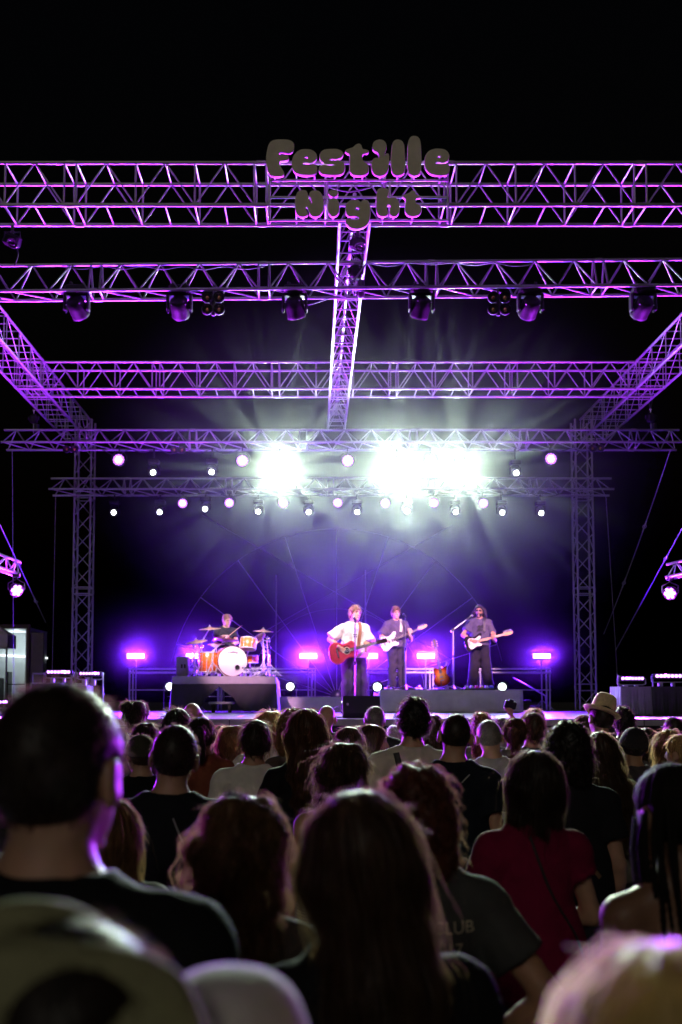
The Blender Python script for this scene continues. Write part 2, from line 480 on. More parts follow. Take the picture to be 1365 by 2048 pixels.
# fan-shaped wire decoration behind the band
FY = 24.3
hub = at(674, 1393, FY)
fan = empty('wire_fan', hub, label='half-wheel of thin rods fanning out behind the band', cat='decoration')
FR = 338 * mpp(FY)
SPK = mat('fan_rod_paint', (.40, .38, .44), .45, .4, .1, 12)
for k in range(11):
    a = R(18 * k)
    rod('spoke', (math.cos(a) * .15, 0, math.sin(a) * .15), (math.cos(a) * FR, 0, math.sin(a) * FR), .007, SPK, fan, 6)
MB().path([(math.cos(R(t)) * FR, .012, math.sin(R(t)) * FR) for t in range(12, 169, 4)], .0035, 6).build('rim', SPK, fan)
MB().path([(math.cos(R(t)) * FR * .52, .012, math.sin(R(t)) * FR * .52) for t in range(0, 181, 6)], .0035, 6).build('inner_ring', SPK, fan)
MB().lathe([(.0, -.03), (.16, -.03), (.16, .03), (0, .03)], d=(0, 1, 0), n=20).build('hub', BLKMETAL, fan)
for (a, b, lab) in (((405, 1030), (900, 1318), 'thin bracing wire crossing behind the band, falling to the right'),
                    ((905, 1050), (455, 1305), 'thin bracing wire crossing behind the band, falling to the left')):
    o = MB().path([at(*a, FY + .5), at(*b, FY + .5)], .006, 6).build('bracing_wire', WIREROPE); tag(o, lab, 'wire', 'bracing wires')
for px, lab in ((553, 'slender upright pole behind the drum riser'), (731, 'slender upright pole behind the singer')):
    p = at(px, 1150 if px == 553 else 1140, FY + .3)
    t = empty('upright_pole', (p.x, p.y, STZ if p.y < SY1 else 0), label=lab, cat='pole', group='slender poles behind the band')
    z = t.location.z
    MB().cyl((0, 0, 0), (0, 0, p.z - z), .018, n=10).build('tube', ALU, t)
    MB().box((0, 0, .02), (.35, .35, .02), bev=.005).build('foot_plate', BLKMETAL, t)

# ------------------------------------------------------------------ the bubble-letter sign
LET = mat('sign_foam_board', (.78, .70, .57), .85, 0, .06, 9, .15, 60)
YS = 11.80
lets = [
 ('F', 0, [(150,125),(250,113),(360,120),(420,155),(430,215),(408,270),(360,290),(300,275),(240,280),(215,305),(250,325),(330,315),(355,345),(350,380),(300,395),(245,400),(232,440),(250,490),(285,545),(290,590),(240,605),(150,605),(95,565),(68,470),(60,360),(75,250),(100,170)], None),
 ('e', 0, [(590,245),(670,255),(725,295),(742,350),(722,395),(670,418),(600,412),(560,415),(545,440),(570,455),(640,450),(700,448),(738,475),(742,530),(715,575),(640,592),(550,590),(460,560),(420,500),(412,420),(430,340),(480,280),(530,252)], (603,355,30,25)),
 ('s', 0, [(930,243),(1020,245),(1080,270),(1098,310),(1080,345),(1030,362),(960,362),(910,372),(900,390),(960,402),(1050,398),(1105,425),(1125,480),(1115,540),(1070,580),(980,590),(880,590),(810,570),(780,530),(785,480),(830,455),(900,468),(980,468),(1000,450),(960,432),(870,432),(815,405),(790,360),(792,310),(825,265),(870,248)], None),
 ('t', 1, [(23,170),(50,190),(70,240),(110,250),(150,265),(130,295),(95,290),(65,320),(60,350),(75,400),(140,450),(150,520),(130,570),(60,595),(-20,595),(-80,570),(-102,500),(-100,400),(-102,310),(-130,295),(-160,265),(-120,240),(-60,220),(-20,185)], None),
 ("apostrophe", 1, [(300,115),(360,130),(390,180),(385,240),(370,300),(345,340),(315,350),(298,325),(280,285),(240,265),(215,235),(215,180),(240,135)], None),
 ('i', 1, [(245,365),(310,364),(360,338),(400,305),(425,320),(425,420),(415,520),(380,580),(310,600),(240,580),(205,520),(198,440),(215,390)], None),
 ('l', 1, [(550,115),(600,130),(630,180),(640,280),(645,400),(645,500),(625,570),(560,595),(500,580),(470,520),(463,400),(470,260),(480,180),(505,130)], None),
 ('l', 1, [(775,65),(825,80),(855,140),(865,280),(868,420),(862,530),(840,580),(780,600),(720,580),(695,520),(687,400),(690,250),(700,140),(730,80)], None),
 ('e', 1, [(1090,238),(1180,248),(1235,290),(1248,350),(1225,395),(1170,412),(1110,402),(1065,410),(1055,435),(1090,448),(1170,445),(1230,450),(1252,490),(1245,550),(1210,585),(1110,592),(1010,575),(945,520),(922,430),(930,340),(980,270),(1040,245)], (1115,345,30,25)),
 ('N', 2, [(165,88),(220,95),(240,140),(255,210),(295,272),(312,255),(295,200),(272,150),(290,105),(340,92),(400,105),(440,160),(458,250),(450,350),(420,410),(370,440),(310,435),(275,400),(262,350),(240,310),(218,302),(215,340),(240,390),(240,420),(200,440),(150,440),(105,410),(85,350),(78,270),(85,180),(115,110)], None),
 ('dot', 2, [(595,88),(640,95),(657,125),(640,158),(598,168),(552,155),(533,122),(550,95)], None),
 ('i', 2, [(597,193),(645,215),(668,270),(672,340),(655,405),(598,440),(545,410),(525,350),(525,280),(548,215)], None),
 ('g', 2, [(870,215),(930,225),(965,250),(1000,225),(1045,220),(1078,260),(1092,340),(1092,430),(1075,510),(1020,575),(940,605),(860,600),(800,570),(770,520),(775,485),(830,485),(900,495),(940,480),(930,440),(870,430),(815,435),(775,400),(765,330),(780,270),(820,230)], (922,338,32,28)),
 ('h', 3, [(350,62),(420,60),(455,85),(455,130),(440,180),(480,195),(550,190),(590,230),(605,300),(600,380),(570,425),(520,435),(485,410),(485,350),(490,300),(465,275),(435,295),(432,340),(450,390),(430,425),(370,435),(320,415),(300,350),(295,250),(298,160),(315,85)], None),
 ('t', 3, [(795,90),(825,115),(835,150),(880,160),(885,180),(840,190),(825,225),(830,260),(870,280),(900,320),(900,370),(870,415),(800,435),(740,425),(700,390),(690,330),(697,260),(695,205),(670,180),(655,160),(690,145),(740,125),(770,100)], None)]
OFF = [(525, 265), (715, 265), (580, 370), (710, 370)]
so = at(715, 448, YS)
sign = empty('letter_sign', so, label='bubble-letter sign reading Festille Night on the front truss', cat='sign')
def letter(loops):
    cu = bpy.data.curves.new('letter', 'CURVE'); cu.dimensions = '2D'; cu.fill_mode = 'BOTH'
    cu.extrude = .018; cu.bevel_depth = .006; cu.bevel_resolution = 2
    for lp in loops:
        sp = cu.splines.new('POLY'); sp.points.add(len(lp) - 1)
        for i, (x, y) in enumerate(lp): sp.points[i].co = (x, y, 0, 1)
        sp.use_cyclic_u = True
    tmp = bpy.data.objects.new('tmp', cu); C.objects.link(tmp)
    dg = bpy.context.evaluated_depsgraph_get(); dg.update()
    me = bpy.data.meshes.new_from_object(tmp.evaluated_get(dg))
    bpy.data.objects.remove(tmp); bpy.data.curves.remove(cu)
    me.transform(Matrix.Rotation(R(90), 4, 'X'))
    return me
for ch, reg, outline, hole in lets:
    conv = lambda x, y: (lambda w: (w.x - so.x, w.z - so.z))(at(OFF[reg][0] + x / 6.825, OFF[reg][1] + y / 6.825, YS))
    loops = [[conv(*p) for p in catmull(outline, 4)]]
    if hole:
        cx, cy_, rx, ry = hole
        loops.append([conv(cx + rx * math.cos(2 * math.pi * i / 16), cy_ + ry * math.sin(2 * math.pi * i / 16)) for i in range(16)])
    me = letter(loops); me.name = 'letter'; me.materials.clear(); me.materials.append(LET)
    o = bpy.data.objects.new('letter', me); link(o, sign)
    o['label'] = 'letter ' + ch if len(ch) == 1 else ch + ' of the sign'
# white frame that carries the letters
def sl(px, py, dy=.09): w = at(px, py, YS + dy); return w - so
FRM = mat('sign_frame_white', (.7, .7, .7), .4, 0, .05, 8)
for (a, b, y) in ((540, 896, 361), (540, 896, 395), (536, 898, 441)):
    rod('frame_bar', sl(a, y), sl(b, y), .016, FRM, sign)
for (px, y0, y1) in ((540, 320, 447), (896, 320, 447), (655, 361, 441), (780, 361, 441)):
    rod('frame_bar', sl(px, y0, .11), sl(px, y1, .11), .014, FRM, sign)
for (px, y0, y1) in ((550,353,361),(630,352,361),(670,352,361),(725,352,361),(760,353,361),(795,352,361),(828,353,361),(880,352,361),(607,434,441),(632,434,441),(666,434,441),(765,434,441),(787,434,441),(825,433,441),(706,456,441),(719,456,441)):
    rod('bracket', sl(px, y0, .03), sl(px, y1, .09), .012, FRM, sign)
# ------------------------------------------------------------------ lamps
PURPLE = (.46, .025, 1.0); STROBEC = (.16, .015, 1.0); VIOLET = (.42, .06, 1.0); BLUE = (.10, .05, 1.0); WHITE = (.78, 1.0, .74); KEY = (1.0, .74, .80); PINK = (1.0, .50, .80)
E_BEAM = emis('lit_beam_lens', (.93, 1.0, .93), 40); E_BIG = emis('lit_big_beam_lens', (.95, 1.0, .95), 120)
E_PAR = emis('lit_par_led', (.80, .62, 1.0), 7); E_PARO = emis('par_fringe_led', (.55, .16, 1.0), 2.4); E_STROBE = emis('lit_strobe_face', (.34, .17, 1.0), 9); E_BAR = emis('lit_bar_led', (.62, .26, 1.0), 4.2)
E_WARM = emis('lens_glint', (1.0, .86, .6), .9); GLASSDARK = mat('dark_lens', (.03, .025, .03), .08, 0, .05, 20, coat=.6)


def par(label, px, py, Y, ztop, r=.135, aim=None, col=VIOLET, power=250, group='LED par lamps on the back trusses', size=46):
    p = at(px, py, Y)
    t = empty('par_lamp', p, label=label, cat='stage lamp', group=group)
    MB().lathe([(0, .20), (.07, .20), (.10, .17), (r * .95, .04), (r, -.01), (r, -.03), (r * .93, -.03), (r * .93, -.012), (0, -.012)], d=(0, 1, 0), n=20).build('housing', BLACK, t)
    led = MB()
    spots = [(0, 0)] + [(.045 * math.cos(R(60 * k)), .045 * math.sin(R(60 * k))) for k in range(6)] + [(.092 * math.cos(R(30 * k)), .092 * math.sin(R(30 * k))) for k in range(12)]
    for k, (a, b) in enumerate(spots):
        if k == 7: led.build('led_array', E_PAR, t); led = MB()
        led.ell((a * r / .135, -.018, b * r / .135), (.026 * r / .135, .012, .026 * r / .135), 8, 4)
    led.build('led_ring', E_PARO, t)  # outer LEDs dimmed and tinted violet to stand in for the bloom fringe
    h = ztop - p.z
    yk = MB().path([(-r - .015, .06, 0), (-r - .015, .06, r * .7), (-r * .6, .06, r + .05), (r * .6, .06, r + .05), (r + .015, .06, r * .7), (r + .015, .06, 0)], .010, 6)
    if h > r + .06: yk.cyl((0, .06, r + .05), (0, .06, max(h, r + .08)), .014, n=6)
    yk.build('yoke', BLKMETAL, t)
    tgt = aim or (p.x * .6, p.y - 5.5, STZ)
    lamp('SPOT', 'par_light', (p.x, p.y - .06, p.z), tgt, col, power, t, size, .6, .08)
    return t

def lens_starburst(d, seed):
    """added ray pattern imitating a lens flare star, fanned round the beam axis"""
    d.use_nodes = True; n = d.node_tree.nodes; l = d.node_tree.links; n.clear()
    out = n.new('ShaderNodeOutputLight'); em = n.new('ShaderNodeEmission'); tc = n.new('ShaderNodeTexCoord')
    fl = n.new('ShaderNodeVectorMath'); fl.operation = 'MULTIPLY'; fl.inputs[1].default_value = (1, 1, 0)
    nm = n.new('ShaderNodeVectorMath'); nm.operation = 'NORMALIZE'; ad = n.new('ShaderNodeVectorMath'); ad.operation = 'ADD'; ad.inputs[1].default_value = (seed * .37, 3, 1)
    nz = n.new('ShaderNodeTexNoise'); nz.inputs['Scale'].default_value = 13; nz.inputs['Detail'].default_value = 3; nz.inputs['Roughness'].default_value = .7
    mr = n.new('ShaderNodeMapRange'); mr.inputs[1].default_value = .44; mr.inputs[2].default_value = .70; mr.inputs[3].default_value = .15; mr.inputs[4].default_value = 4.2
    l.new(tc.outputs['Normal'], fl.inputs[0]); l.new(fl.outputs[0], nm.inputs[0]); l.new(nm.outputs[0], ad.inputs[0]); l.new(ad.outputs[0], nz.inputs['Vector'])
    l.new(nz.outputs['Fac'], mr.inputs[0]); l.new(mr.outputs[0], em.inputs['Strength']); l.new(em.outputs[0], out.inputs[0])

def beam(label, px, py, Y, ztop, big=False, power=60, aim=(0, 0, 1.9), group='white beam lamps on the back trusses', size=30, blend=.8, starburst=False, glare=0):
    p = at(px, py, Y); r = .085 if not big else .11
    t = empty('beam_lamp', p, label=label, cat='stage lamp', group=group)
    h = ztop - p.z
    dv = (Vector(aim) - p).normalized()
    MB().lathe([(0, -.26), (r * .6, -.26), (r * .95, -.20), (r * 1.15, -.05), (r * 1.15, .02), (r, .03), (r, .012), (0, .012)], d=dv, n=16).build('head', BLACK, t)
    MB().lathe([(0, .022), (r * .35 if not big else r * .6, .02), (r * .6 if not big else r * .85, .016)], d=dv, n=14).build('lens', E_BIG if big else E_BEAM, t)
    k = r * 1.3
    MB().path([(-k, .08, -.02), (-k, .08, .12), (-k * .5, .08, .19), (k * .5, .08, .19), (k, .08, .12), (k, .08, -.02)], .022, 6).build('yoke', BLACK, t)
    MB().box((0, .08, .19 + .05), (.24, .20, .10), bev=.02).cyl((0, .08, .28), (0, .08, max(h, .32)), .02, n=8).build('base', BLACK, t)
    lo_ = lamp('SPOT', 'beam_light', p + dv * .04, aim, WHITE, power, t, size, blend, r * .5)
    if starburst: lens_starburst(lo_.data, px); lens_starburst(lamp('SPOT', 'glare_light', p + dv * .05, aim, WHITE, glare, t, 155, .9, r * .5).data, px)  # wide second light added for the halo; both carry the added ray pattern
    return t

U = 'upper back row, '; Lw = 'lower back row, '
for i, (px, py) in enumerate(((238, 920), (485, 922), (696, 922), (862, 922), (1102, 918))):
    par('round violet LED par on the upper back truss, %s from the left' % ('first', 'second', 'third', 'fourth', 'fifth')[i], px, py, YA - .1, ZA, r=.14,
        col=BLUE if i == 0 else VIOLET, power=300 if i == 0 else 80, size=30 if i == 0 else 44, aim=(-4.6, 18.5, STZ) if i == 0 else None)
for i, (px, py) in enumerate(((366, 1007), (459, 1006), (567, 1007), (676, 1006), (771, 1007), (868, 1006), (967, 1007))):
    par('round violet LED par in the lower row, %s from the left' % ('first', 'second', 'third', 'fourth', 'fifth', 'sixth', 'last')[i], px, py, YB - .1, ZBB, r=.125,
        col=BLUE if i == 0 else VIOLET, power=200 if i == 0 else 80, size=28 if i == 0 else 44, aim=(-3.1, 20.5, STZ) if i == 0 else None)
for px, py, lab, big in ((307, 945, 'small white beam lamp near the left tower, upper row', 0), (424, 944, 'small bluish-white beam lamp left of the first big glare', 0),
                         (560, 940, 'dazzling white beam lamp, leftmost of three big glares', 1), (795, 942, 'dazzling white beam lamp, middle of three big glares', 1),
                         (920, 940, 'dazzling white beam lamp, right of three big glares', 1), (1033, 946, 'small white beam lamp near the right tower, upper row', 0)):
    beam(lab, px, py, YA, ZA, big, starburst=bool(big), glare=1250, power=5200 if big else 45, aim=(-.2 + .3 * (px - 700) / 300, 0, 1.9) if big else ((px - 640) / 90, 3, 1.0), size=46 if big else 30, blend=1.0)
for i, (px, py) in enumerate(((228, 1025), (320, 1024), (411, 1018), (517, 1023), (618, 1024), (715, 1024), (815, 1022), (912, 1024), (1005, 1025), (1083, 1026))):
    b = i == 6
    beam('brighter white beam lamp low in the lower row, seventh from the left' if b else 'small white beam lamp low in the lower row, %s from the left' % ('first', 'second', 'third', 'fourth', 'fifth', 'sixth', '', 'eighth', 'ninth', 'tenth')[i],
         px, py, YB + .05, ZBB, False, power=900 if b else 50, aim=(.3, 0, 1.6) if b else ((px - 640) / 80, 4, 1.0), size=34, starburst=b, glare=220)

def movinghead(label, px, tilt, roll, aim, col, power, size):
    p = at(px, 590, 13.6); z = at(px, 578, 13.7).z
    t = empty('moving_head', (p.x, 13.58, z), label=label, cat='stage lamp', group='moving heads on the second truss', scale=.84)
    MB().box((0, 0, -.10), (.36, .30, .15), bev=.03).box((0, -.152, -.10), (.16, .012, .05)).cyl((-.1, 0, -.03), (-.1, 0, .06), .025, n=8).cyl((.1, 0, -.03), (.1, 0, .06), .025, n=8).build('base', BLACK, t)
    MB().box((-.19, 0, -.30), (.05, .16, .30), bev=.02).box((.19, 0, -.30), (.05, .16, .30), bev=.02).box((0, 0, -.185), (.40, .16, .03), bev=.01).build('yoke', BLACK, t)
    hc = Vector((0, 0, -.35)); ax = (Vector(aim) - (Vector((p.x, 13.58, z)) + hc)).normalized()
    rm = ax.to_track_quat('-Z', 'Y').to_matrix()
    MB().lathe([(0, -.14), (.10, -.14), (.145, -.10), (.155, .02), (.15, .15), (.155, .19), (.14, .195), (.135, .18), (0, .18)], o=hc, d=ax, n=20).build('head', BLACK, t)
    for sx in (-1, 1):
        MB().box(hc + rm @ Vector((sx * .12, -.09, .10)), (.03, .03, .02), rm, bev=.01).build('handle_clip', ALU, t)
    MB().lathe([(0, .187), (.07, .186), (.13, .183)], o=hc, d=ax, n=20).build('lens', E_WARM, t)
    wp = Vector((p.x, 13.58, z)) + (hc + ax * .21) * .84
    lamp('SPOT', 'moving_head_light', wp, aim, col, power, t, size, .7, .05)
heads = [(155, 14, -8, (at(470, 1300, 20)), PINK, 7500, 14, 'moving head with a lit cream rim, leftmost on the second truss'),
         (360, 16, -4, at(455, 1260, 20.6), KEY, 6000, 13, 'black moving head second from the left on the second truss'),
         (590, 16, 0, at(705, 1290, 16.7), KEY, 2000, 13, 'black moving head left of the spine truss'),
         (843, 16, 2, at(700, 1260, 16.7), KEY, 1300, 13, 'black moving head right of the spine truss'),
         (1060, 16, 3, at(815, 1290, 21.3), PINK, 11500, 15, 'black moving head beside the right four-lamp blinder'),
         (1285, 16, 6, at(960, 1285, 21.3), PINK, 11000, 12, 'black moving head rightmost on the second truss')]
for px, tl, rl, aim, col, pw, sz, lab in heads: movinghead(lab, px, tl, rl, aim, col, pw, sz)

def blinder(label, px, n=2, Y=13.5, py=608, group='audience blinders', s=1.0):
    p = at(px, py, Y)
    t = empty('blinder_lamp', p, label=label, cat='stage lamp', group=group)
    AMB = mat('amber_reflector', (.55, .34, .12), .25, .7, .2, 30)
    GL = mat('blinder_glass', (.05, .045, .05), .1, 0, .1, 20, coat=.8)
    for i in range(2):
        for j in range(n):
            c = Vector(((i - .5) * .165 * s, -.02, ((j - .5) * .17 if n == 2 else 0) * s))
            f = MB().lathe([(.03, .11), (.078, .02), (.08, -.03), (.070, -.03), (.060, .0)], o=c, d=(0, 1, 0), n=16, sx=1).build('reflector_can', BLACK, t)
            MB().lathe([(.060, -.008), (.045, .02), (.02, .035), (0, .036)], o=c, d=(0, 1, 0), n=14).build('reflector', GL, f)
            MB().ell(c + Vector((0, .004, 0)), (.026, .016, .032), 10, 6).build('bulb', AMB, f)
    MB().box((0, .05, 0), (.06, .05, .30 * s if n == 2 else .1), bev=.01).cyl((0, .05, .1), (0, .05, .30), .014, n=8).build('bracket', BLKMETAL, t)
blinder('unlit four-lamp blinder hanging left on the second truss', 427)
blinder('unlit four-lamp blinder hanging right on the second truss', 998)
blinder('unlit two-lamp blinder on the back truss by the left tower', 142, 1, 20.7, 899)
blinder('unlit two-lamp blinder on the back truss, right of the first par', 357, 1, 20.7, 900)
blinder('unlit two-lamp blinder on the back truss by the right tower', 1193, 1, 20.7, 897)
# hanging lamps at the frame edges
for px, py, lab, ax in ((33, 1180, 'lit purple lamp hanging under the left side truss', (.6, -.75, -.35)), (1341, 1186, 'lit purple lamp hanging under the right side truss', (-.6, -.75, -.35))):
    p = at(px, py, 17.1); d = Vector(ax).normalized()
    t = empty('hanging_lamp', p, label=lab, cat='stage lamp', group='lamps under the side trusses')
    MB().lathe([(0, -.18), (.06, -.18), (.10, -.10), (.12, .0), (.12, .03), (.11, .03), (0, .01)], d=d, n=16).build('housing', BLACK, t)
    led = MB(); u, v, dd = frame_of(d)
    for k in range(7):
        c = dd * .022 + (u * math.cos(R(60 * k)) + v * math.sin(R(60 * k))) * (.07 if k else 0); led.ell(c, (.034,) * 3, 8, 5)
    led.build('led_array', E_BAR, t)
    MB().path([(-.14, 0, 0), (-.14, 0, .12), (0, 0, .19), (.14, 0, .12), (.14, 0, 0)], .012, 6).cyl((0, 0, .19), (0, 0, .34), .02, n=8).box((0, 0, .26), (.12, .1, .08), bev=.01).build('yoke', BLKMETAL, t)
    lamp('SPOT', 'hanging_light', p + d * .07, p + d * 5, VIOLET, 160, t, 70, .7, .06)
# small fixtures under the front truss
for px, py, Y, lab in ((25, 478, 12.3, 'dark lamp hanging below the left end of the front truss'), (716, 486, 12.6, 'dark pair of lamps hanging below the sign')):
    p = at(px, py, Y); t = empty('hanging_lamp', p, label=lab, cat='stage lamp')
    MB().box((0, 0, -.02), (.20, .16, .16), Euler((.3, .35, 0)).to_matrix(), bev=.03).build('housing', BLACK, t)
    MB().lathe([(0, 0), (.07, 0), (.075, -.02), (.06, -.02), (.06, -.005), (0, -.005)], o=(.03, -.07, -.08), d=(.2, .5, .8), n=14).build('lens', GLASSDARK, t)
    MB().cyl((0, 0, .05), (0, 0, at(px, 452, Y).z - p.z), .02, n=8).path([(-.1, 0, 0), (-.1, 0, .09), (.1, 0, .09), (.1, 0, 0)], .01, 6).build('yoke', BLKMETAL, t)
    MB().path([(.05, .02, 0), (.07, .03, -.2), (.03, .03, -.33), (.02, .04, -.30)], .008, 6).build('cable', CABLE, t)

# back strobes
RAILY = 23.0
def strobe(px, lab, zfoot=STZ):
    p = at(px, 1312, 22.6); t = empty('strobe_bar', (p.x, p.y, zfoot), label=lab, cat='stage lamp', group='purple strobes behind the band')
    h = p.z - zfoot
    MB().box((0, .05, h), (.44, .10, .17), bev=.015).build('housing', BLACK, t)
    MB().box((0, -.004, h), (.40, .012, .11), bev=.005).build('lit_face', E_STROBE, t)
    MB().cyl((0, .05, h - .08), (0, .05, .05), .016, n=8).build('pole', ALU, t)
    b = MB()
    for k in range(3): b.cyl((0, .05, .25), (.3 * math.cos(R(90 + 120 * k)), .05 + .3 * math.sin(R(90 + 120 * k)), .012), .010, n=6)
    b.build('tripod', ALU, t)
    lamp('AREA', 'strobe_light', (p.x, p.y - .025, p.z), (p.x * .6, 4, p.z + .3), STROBEC, 760, t, 170, sx=.40, sy=.11)
for px, lab in ((272, 'glowing purple strobe on the left, above the railing'), (390, 'glowing purple strobe behind the drum kit'), (617, 'glowing purple strobe between drum riser and singer'),
                (738, 'glowing purple strobe behind the singer'), (852, 'glowing purple strobe right of the bass player'), (1084, 'glowing purple strobe on the right, above the railing')): strobe(px, lab)

# floor LED bars at the sides
def ledbar(px, py, Y, w, label, ztop, n=7, tgt=None, power=2300):
    p = at(px, py, Y); t = empty('led_bar', p, label=label, cat='stage lamp', group='LED bars at the stage sides')
    MB().box((0, .04, -.01), (w + .06, .10, .10), bev=.02).build('housing', BLACK, t)
    for i in range(n):
        q = MB().ell((0, 0, 0), (w / n * .46, .012, w / n * .46), 12, 6).build('led', E_BAR, t); q.location = ((i + .5) * w / n - w / 2, -.018, 0)
    MB().path([(-w / 2 - .045, .04, 0), (-w / 2 - .045, .04, -.09), (-w / 2, .04, -.105), (w / 2, .04, -.105), (w / 2 + .045, .04, -.09), (w / 2 + .045, .04, 0)], .012, 6).build('cradle', ALU, t)
    hh = p.z - ztop
    if hh > .1:
        MB().box((-w * .28, .04, -.11 - (hh - .11) / 2), (.07, .1, hh - .11), bev=.01).box((w * .2, .04, -.11 - (hh - .11) / 2), (.05, .1, hh - .11), bev=.01).build('foot', ALU, t)
    lamp('AREA', 'led_bar_light', (p.x, p.y - .04, p.z + .02), tgt or (p.x * .55, 12.2, CAMZ + 6), PURPLE, power, t, 160, sx=w, sy=.08)
    return t
FLIGHT = mat('flightcase_black', (.022, .022, .024), .55, 0, .2, 10, .1, 80)
DRAPE = mat('drape_grey', (.11, .10, .12), .95, 0, .12, 7, .3, 25, sheen=.3)
DRAPEB = mat('drape_black', (.018, .017, .02), .92, 0, .2, 7, .35, 25)
def drape_box(name, label, cat, x0, x1, y0, y1, z0, z1, m, group=None, flare=.06):
    """box under a cloth: the cloth hangs in soft folds on its sides"""
    t = empty(name, ((x0 + x1) / 2, (y0 + y1) / 2, z0), label=label, cat=cat, group=group)
    w, d, h = x1 - x0, y1 - y0, z1 - z0
    MB().box((0, 0, (h - .02) / 2), (w - .06, d - .06, h - .02)).build('core', FLIGHT, t)
    per = []
    for i in range(40): per.append((-w / 2 + w * i / 40, -d / 2, 0, -1))
    for i in range(24): per.append((w / 2, -d / 2 + d * i / 24, 1, 0))
    for i in range(40): per.append((w / 2 - w * i / 40, d / 2, 0, 1))
    for i in range(24): per.append((-w / 2, d / 2 - d * i / 24, -1, 0))
    vs = []; fs = []; n = len(per); rows = 8; rr = random.Random(int(x0 * 100))
    ph = [rr.uniform(0, 6) for _ in range(4)]
    for k in range(rows + 1):
        q = k / rows
        for i, (x, y, nx_, ny_) in enumerate(per):
            o = q * flare * (.5 + .35 * math.sin(i * .55 + ph[0]) + .25 * math.sin(i * 1.3 + ph[1] + q)) + .004
            vs.append((x + nx_ * o, y + ny_ * o, h - (h - .012) * q + (.012 * math.sin(i * .4 + ph[2]) if k == rows else 0)))
    for k in range(rows):
        for i in range(n): j = (i + 1) % n; fs.append((k * n + i, (k + 1) * n + i, (k + 1) * n + j, k * n + j))
    mbx = MB().add(vs, fs, True)
    mbx.add([(p[0], p[1], h) for p in per], [tuple(range(n))])
    mbx.build('cloth', m, t)
    return t
m17 = mpp(16.7)
bx = [(at(1243, 1400, 16.7).x, at(1302, 1400, 16.7).x, 'box under a purple-lit pale cloth, right end of the stage', DRAPE), (at(1304, 1400, 16.7).x, at(1372, 1400, 16.7).x, 'box under a black cloth at the right frame edge', DRAPEB)]
for a, b, lab, m in bx: drape_box('draped_case', lab, 'case', a, b, 16.7, 17.3, STZ, at(1300, 1373, 16.7).z, m, 'draped cases at the right end of the stage')
TOP = at(1300, 1373, 16.7).z
ledbar(1265, 1357, 16.9, 46 * m17, 'lit purple LED bar on the pale draped case', TOP)
ledbar(1337, 1352, 16.9, 54 * m17, 'lit purple LED bar on the black draped case', TOP)
for px, py0, lab in ((1237, 1350, 'thin upright beside the pale draped case'), (1306, 1348, 'thin upright between the draped cases')):
    p = at(px, py0, 17.4); o = MB().cyl((0, 0, 0), (0, 0, p.z - STZ), .015, n=8).box((0, 0, .01), (.2, .2, .02)).build('support_post', ALU); o.location = (p.x, p.y, STZ); tag(o, lab, 'post', 'posts by the draped cases')
# left: flight cases with bars
lc = at(165, 1400, 17.5)
def flightcase(label, xa, xb, Y, d, z0, z1, m=FLIGHT):
    t = empty('flight_case', ((xa + xb) / 2, Y + d / 2, z0), label=label, cat='case', group='flight cases at the left end of the stage')
    w, h = xb - xa, z1 - z0
    MB().box((0, 0, h / 2), (w, d, h), bev=.012).build('body', m, t)
    for sx in (-1, 1):
        for sy in (-1, 1): rod('edge_rail', (sx * w / 2, sy * d / 2, .01), (sx * w / 2, sy * d / 2, h - .01), .012, ALU, t, 6)
    for z in (.01, h - .005): rod('edge_rail', (-w / 2, -d / 2, z), (w / 2, -d / 2, z), .010, ALU, t, 6)
    MB().box((0, -d / 2 - .005, h * .55), (.14, .012, .09), bev=.004).build('handle_plate', STEEL, t)
CASEV = mat('case_violet_grey', (.20, .19, .22), .6, 0, .15, 8)
flightcase('grey flight case under the inner left LED bar', at(148, 0, 17.5).x, at(194, 0, 17.5).x, 17.5, .5, STZ, at(0, 1371, 17.5).z, CASEV)
flightcase('black flight case under the outer left LED bar', at(88, 0, 17.5).x, at(143, 0, 17.5).x, 17.5, .5, STZ, at(0, 1366, 17.5).z)
ledbar(118, 1344, 17.7, 47 * mpp(17.7), 'lit purple LED bar, outer of two on the left', at(0, 1366, 17.5).z)
ledbar(180, 1347, 17.7, 40 * mpp(17.7), 'lit purple LED bar, inner of two on the left', at(0, 1371, 17.5).z)
ledbar(2, 1404, 17.0, 30 * mpp(17), 'lit purple LED bar low at the left frame edge', STZ, n=5)
p = at(57, 1346, 18); q = at(200, 1346, 18)
t = empty('pipe_frame', (p.x, 18.3, STZ), label='low metal pipe frame behind the left LED bars', cat='frame')
MB().path([(0, 0, 0), (0, 0, p.z - STZ), (q.x - p.x, 0, p.z - STZ), (q.x - p.x, 0, 0)], .018, 8).build('pipe', ALU, t)
MB().box((.16, .02, .30), (.16, .03, .10)).box((.42, .02, .30), (.16, .03, .10)).build('panel', BLKMETAL, t)

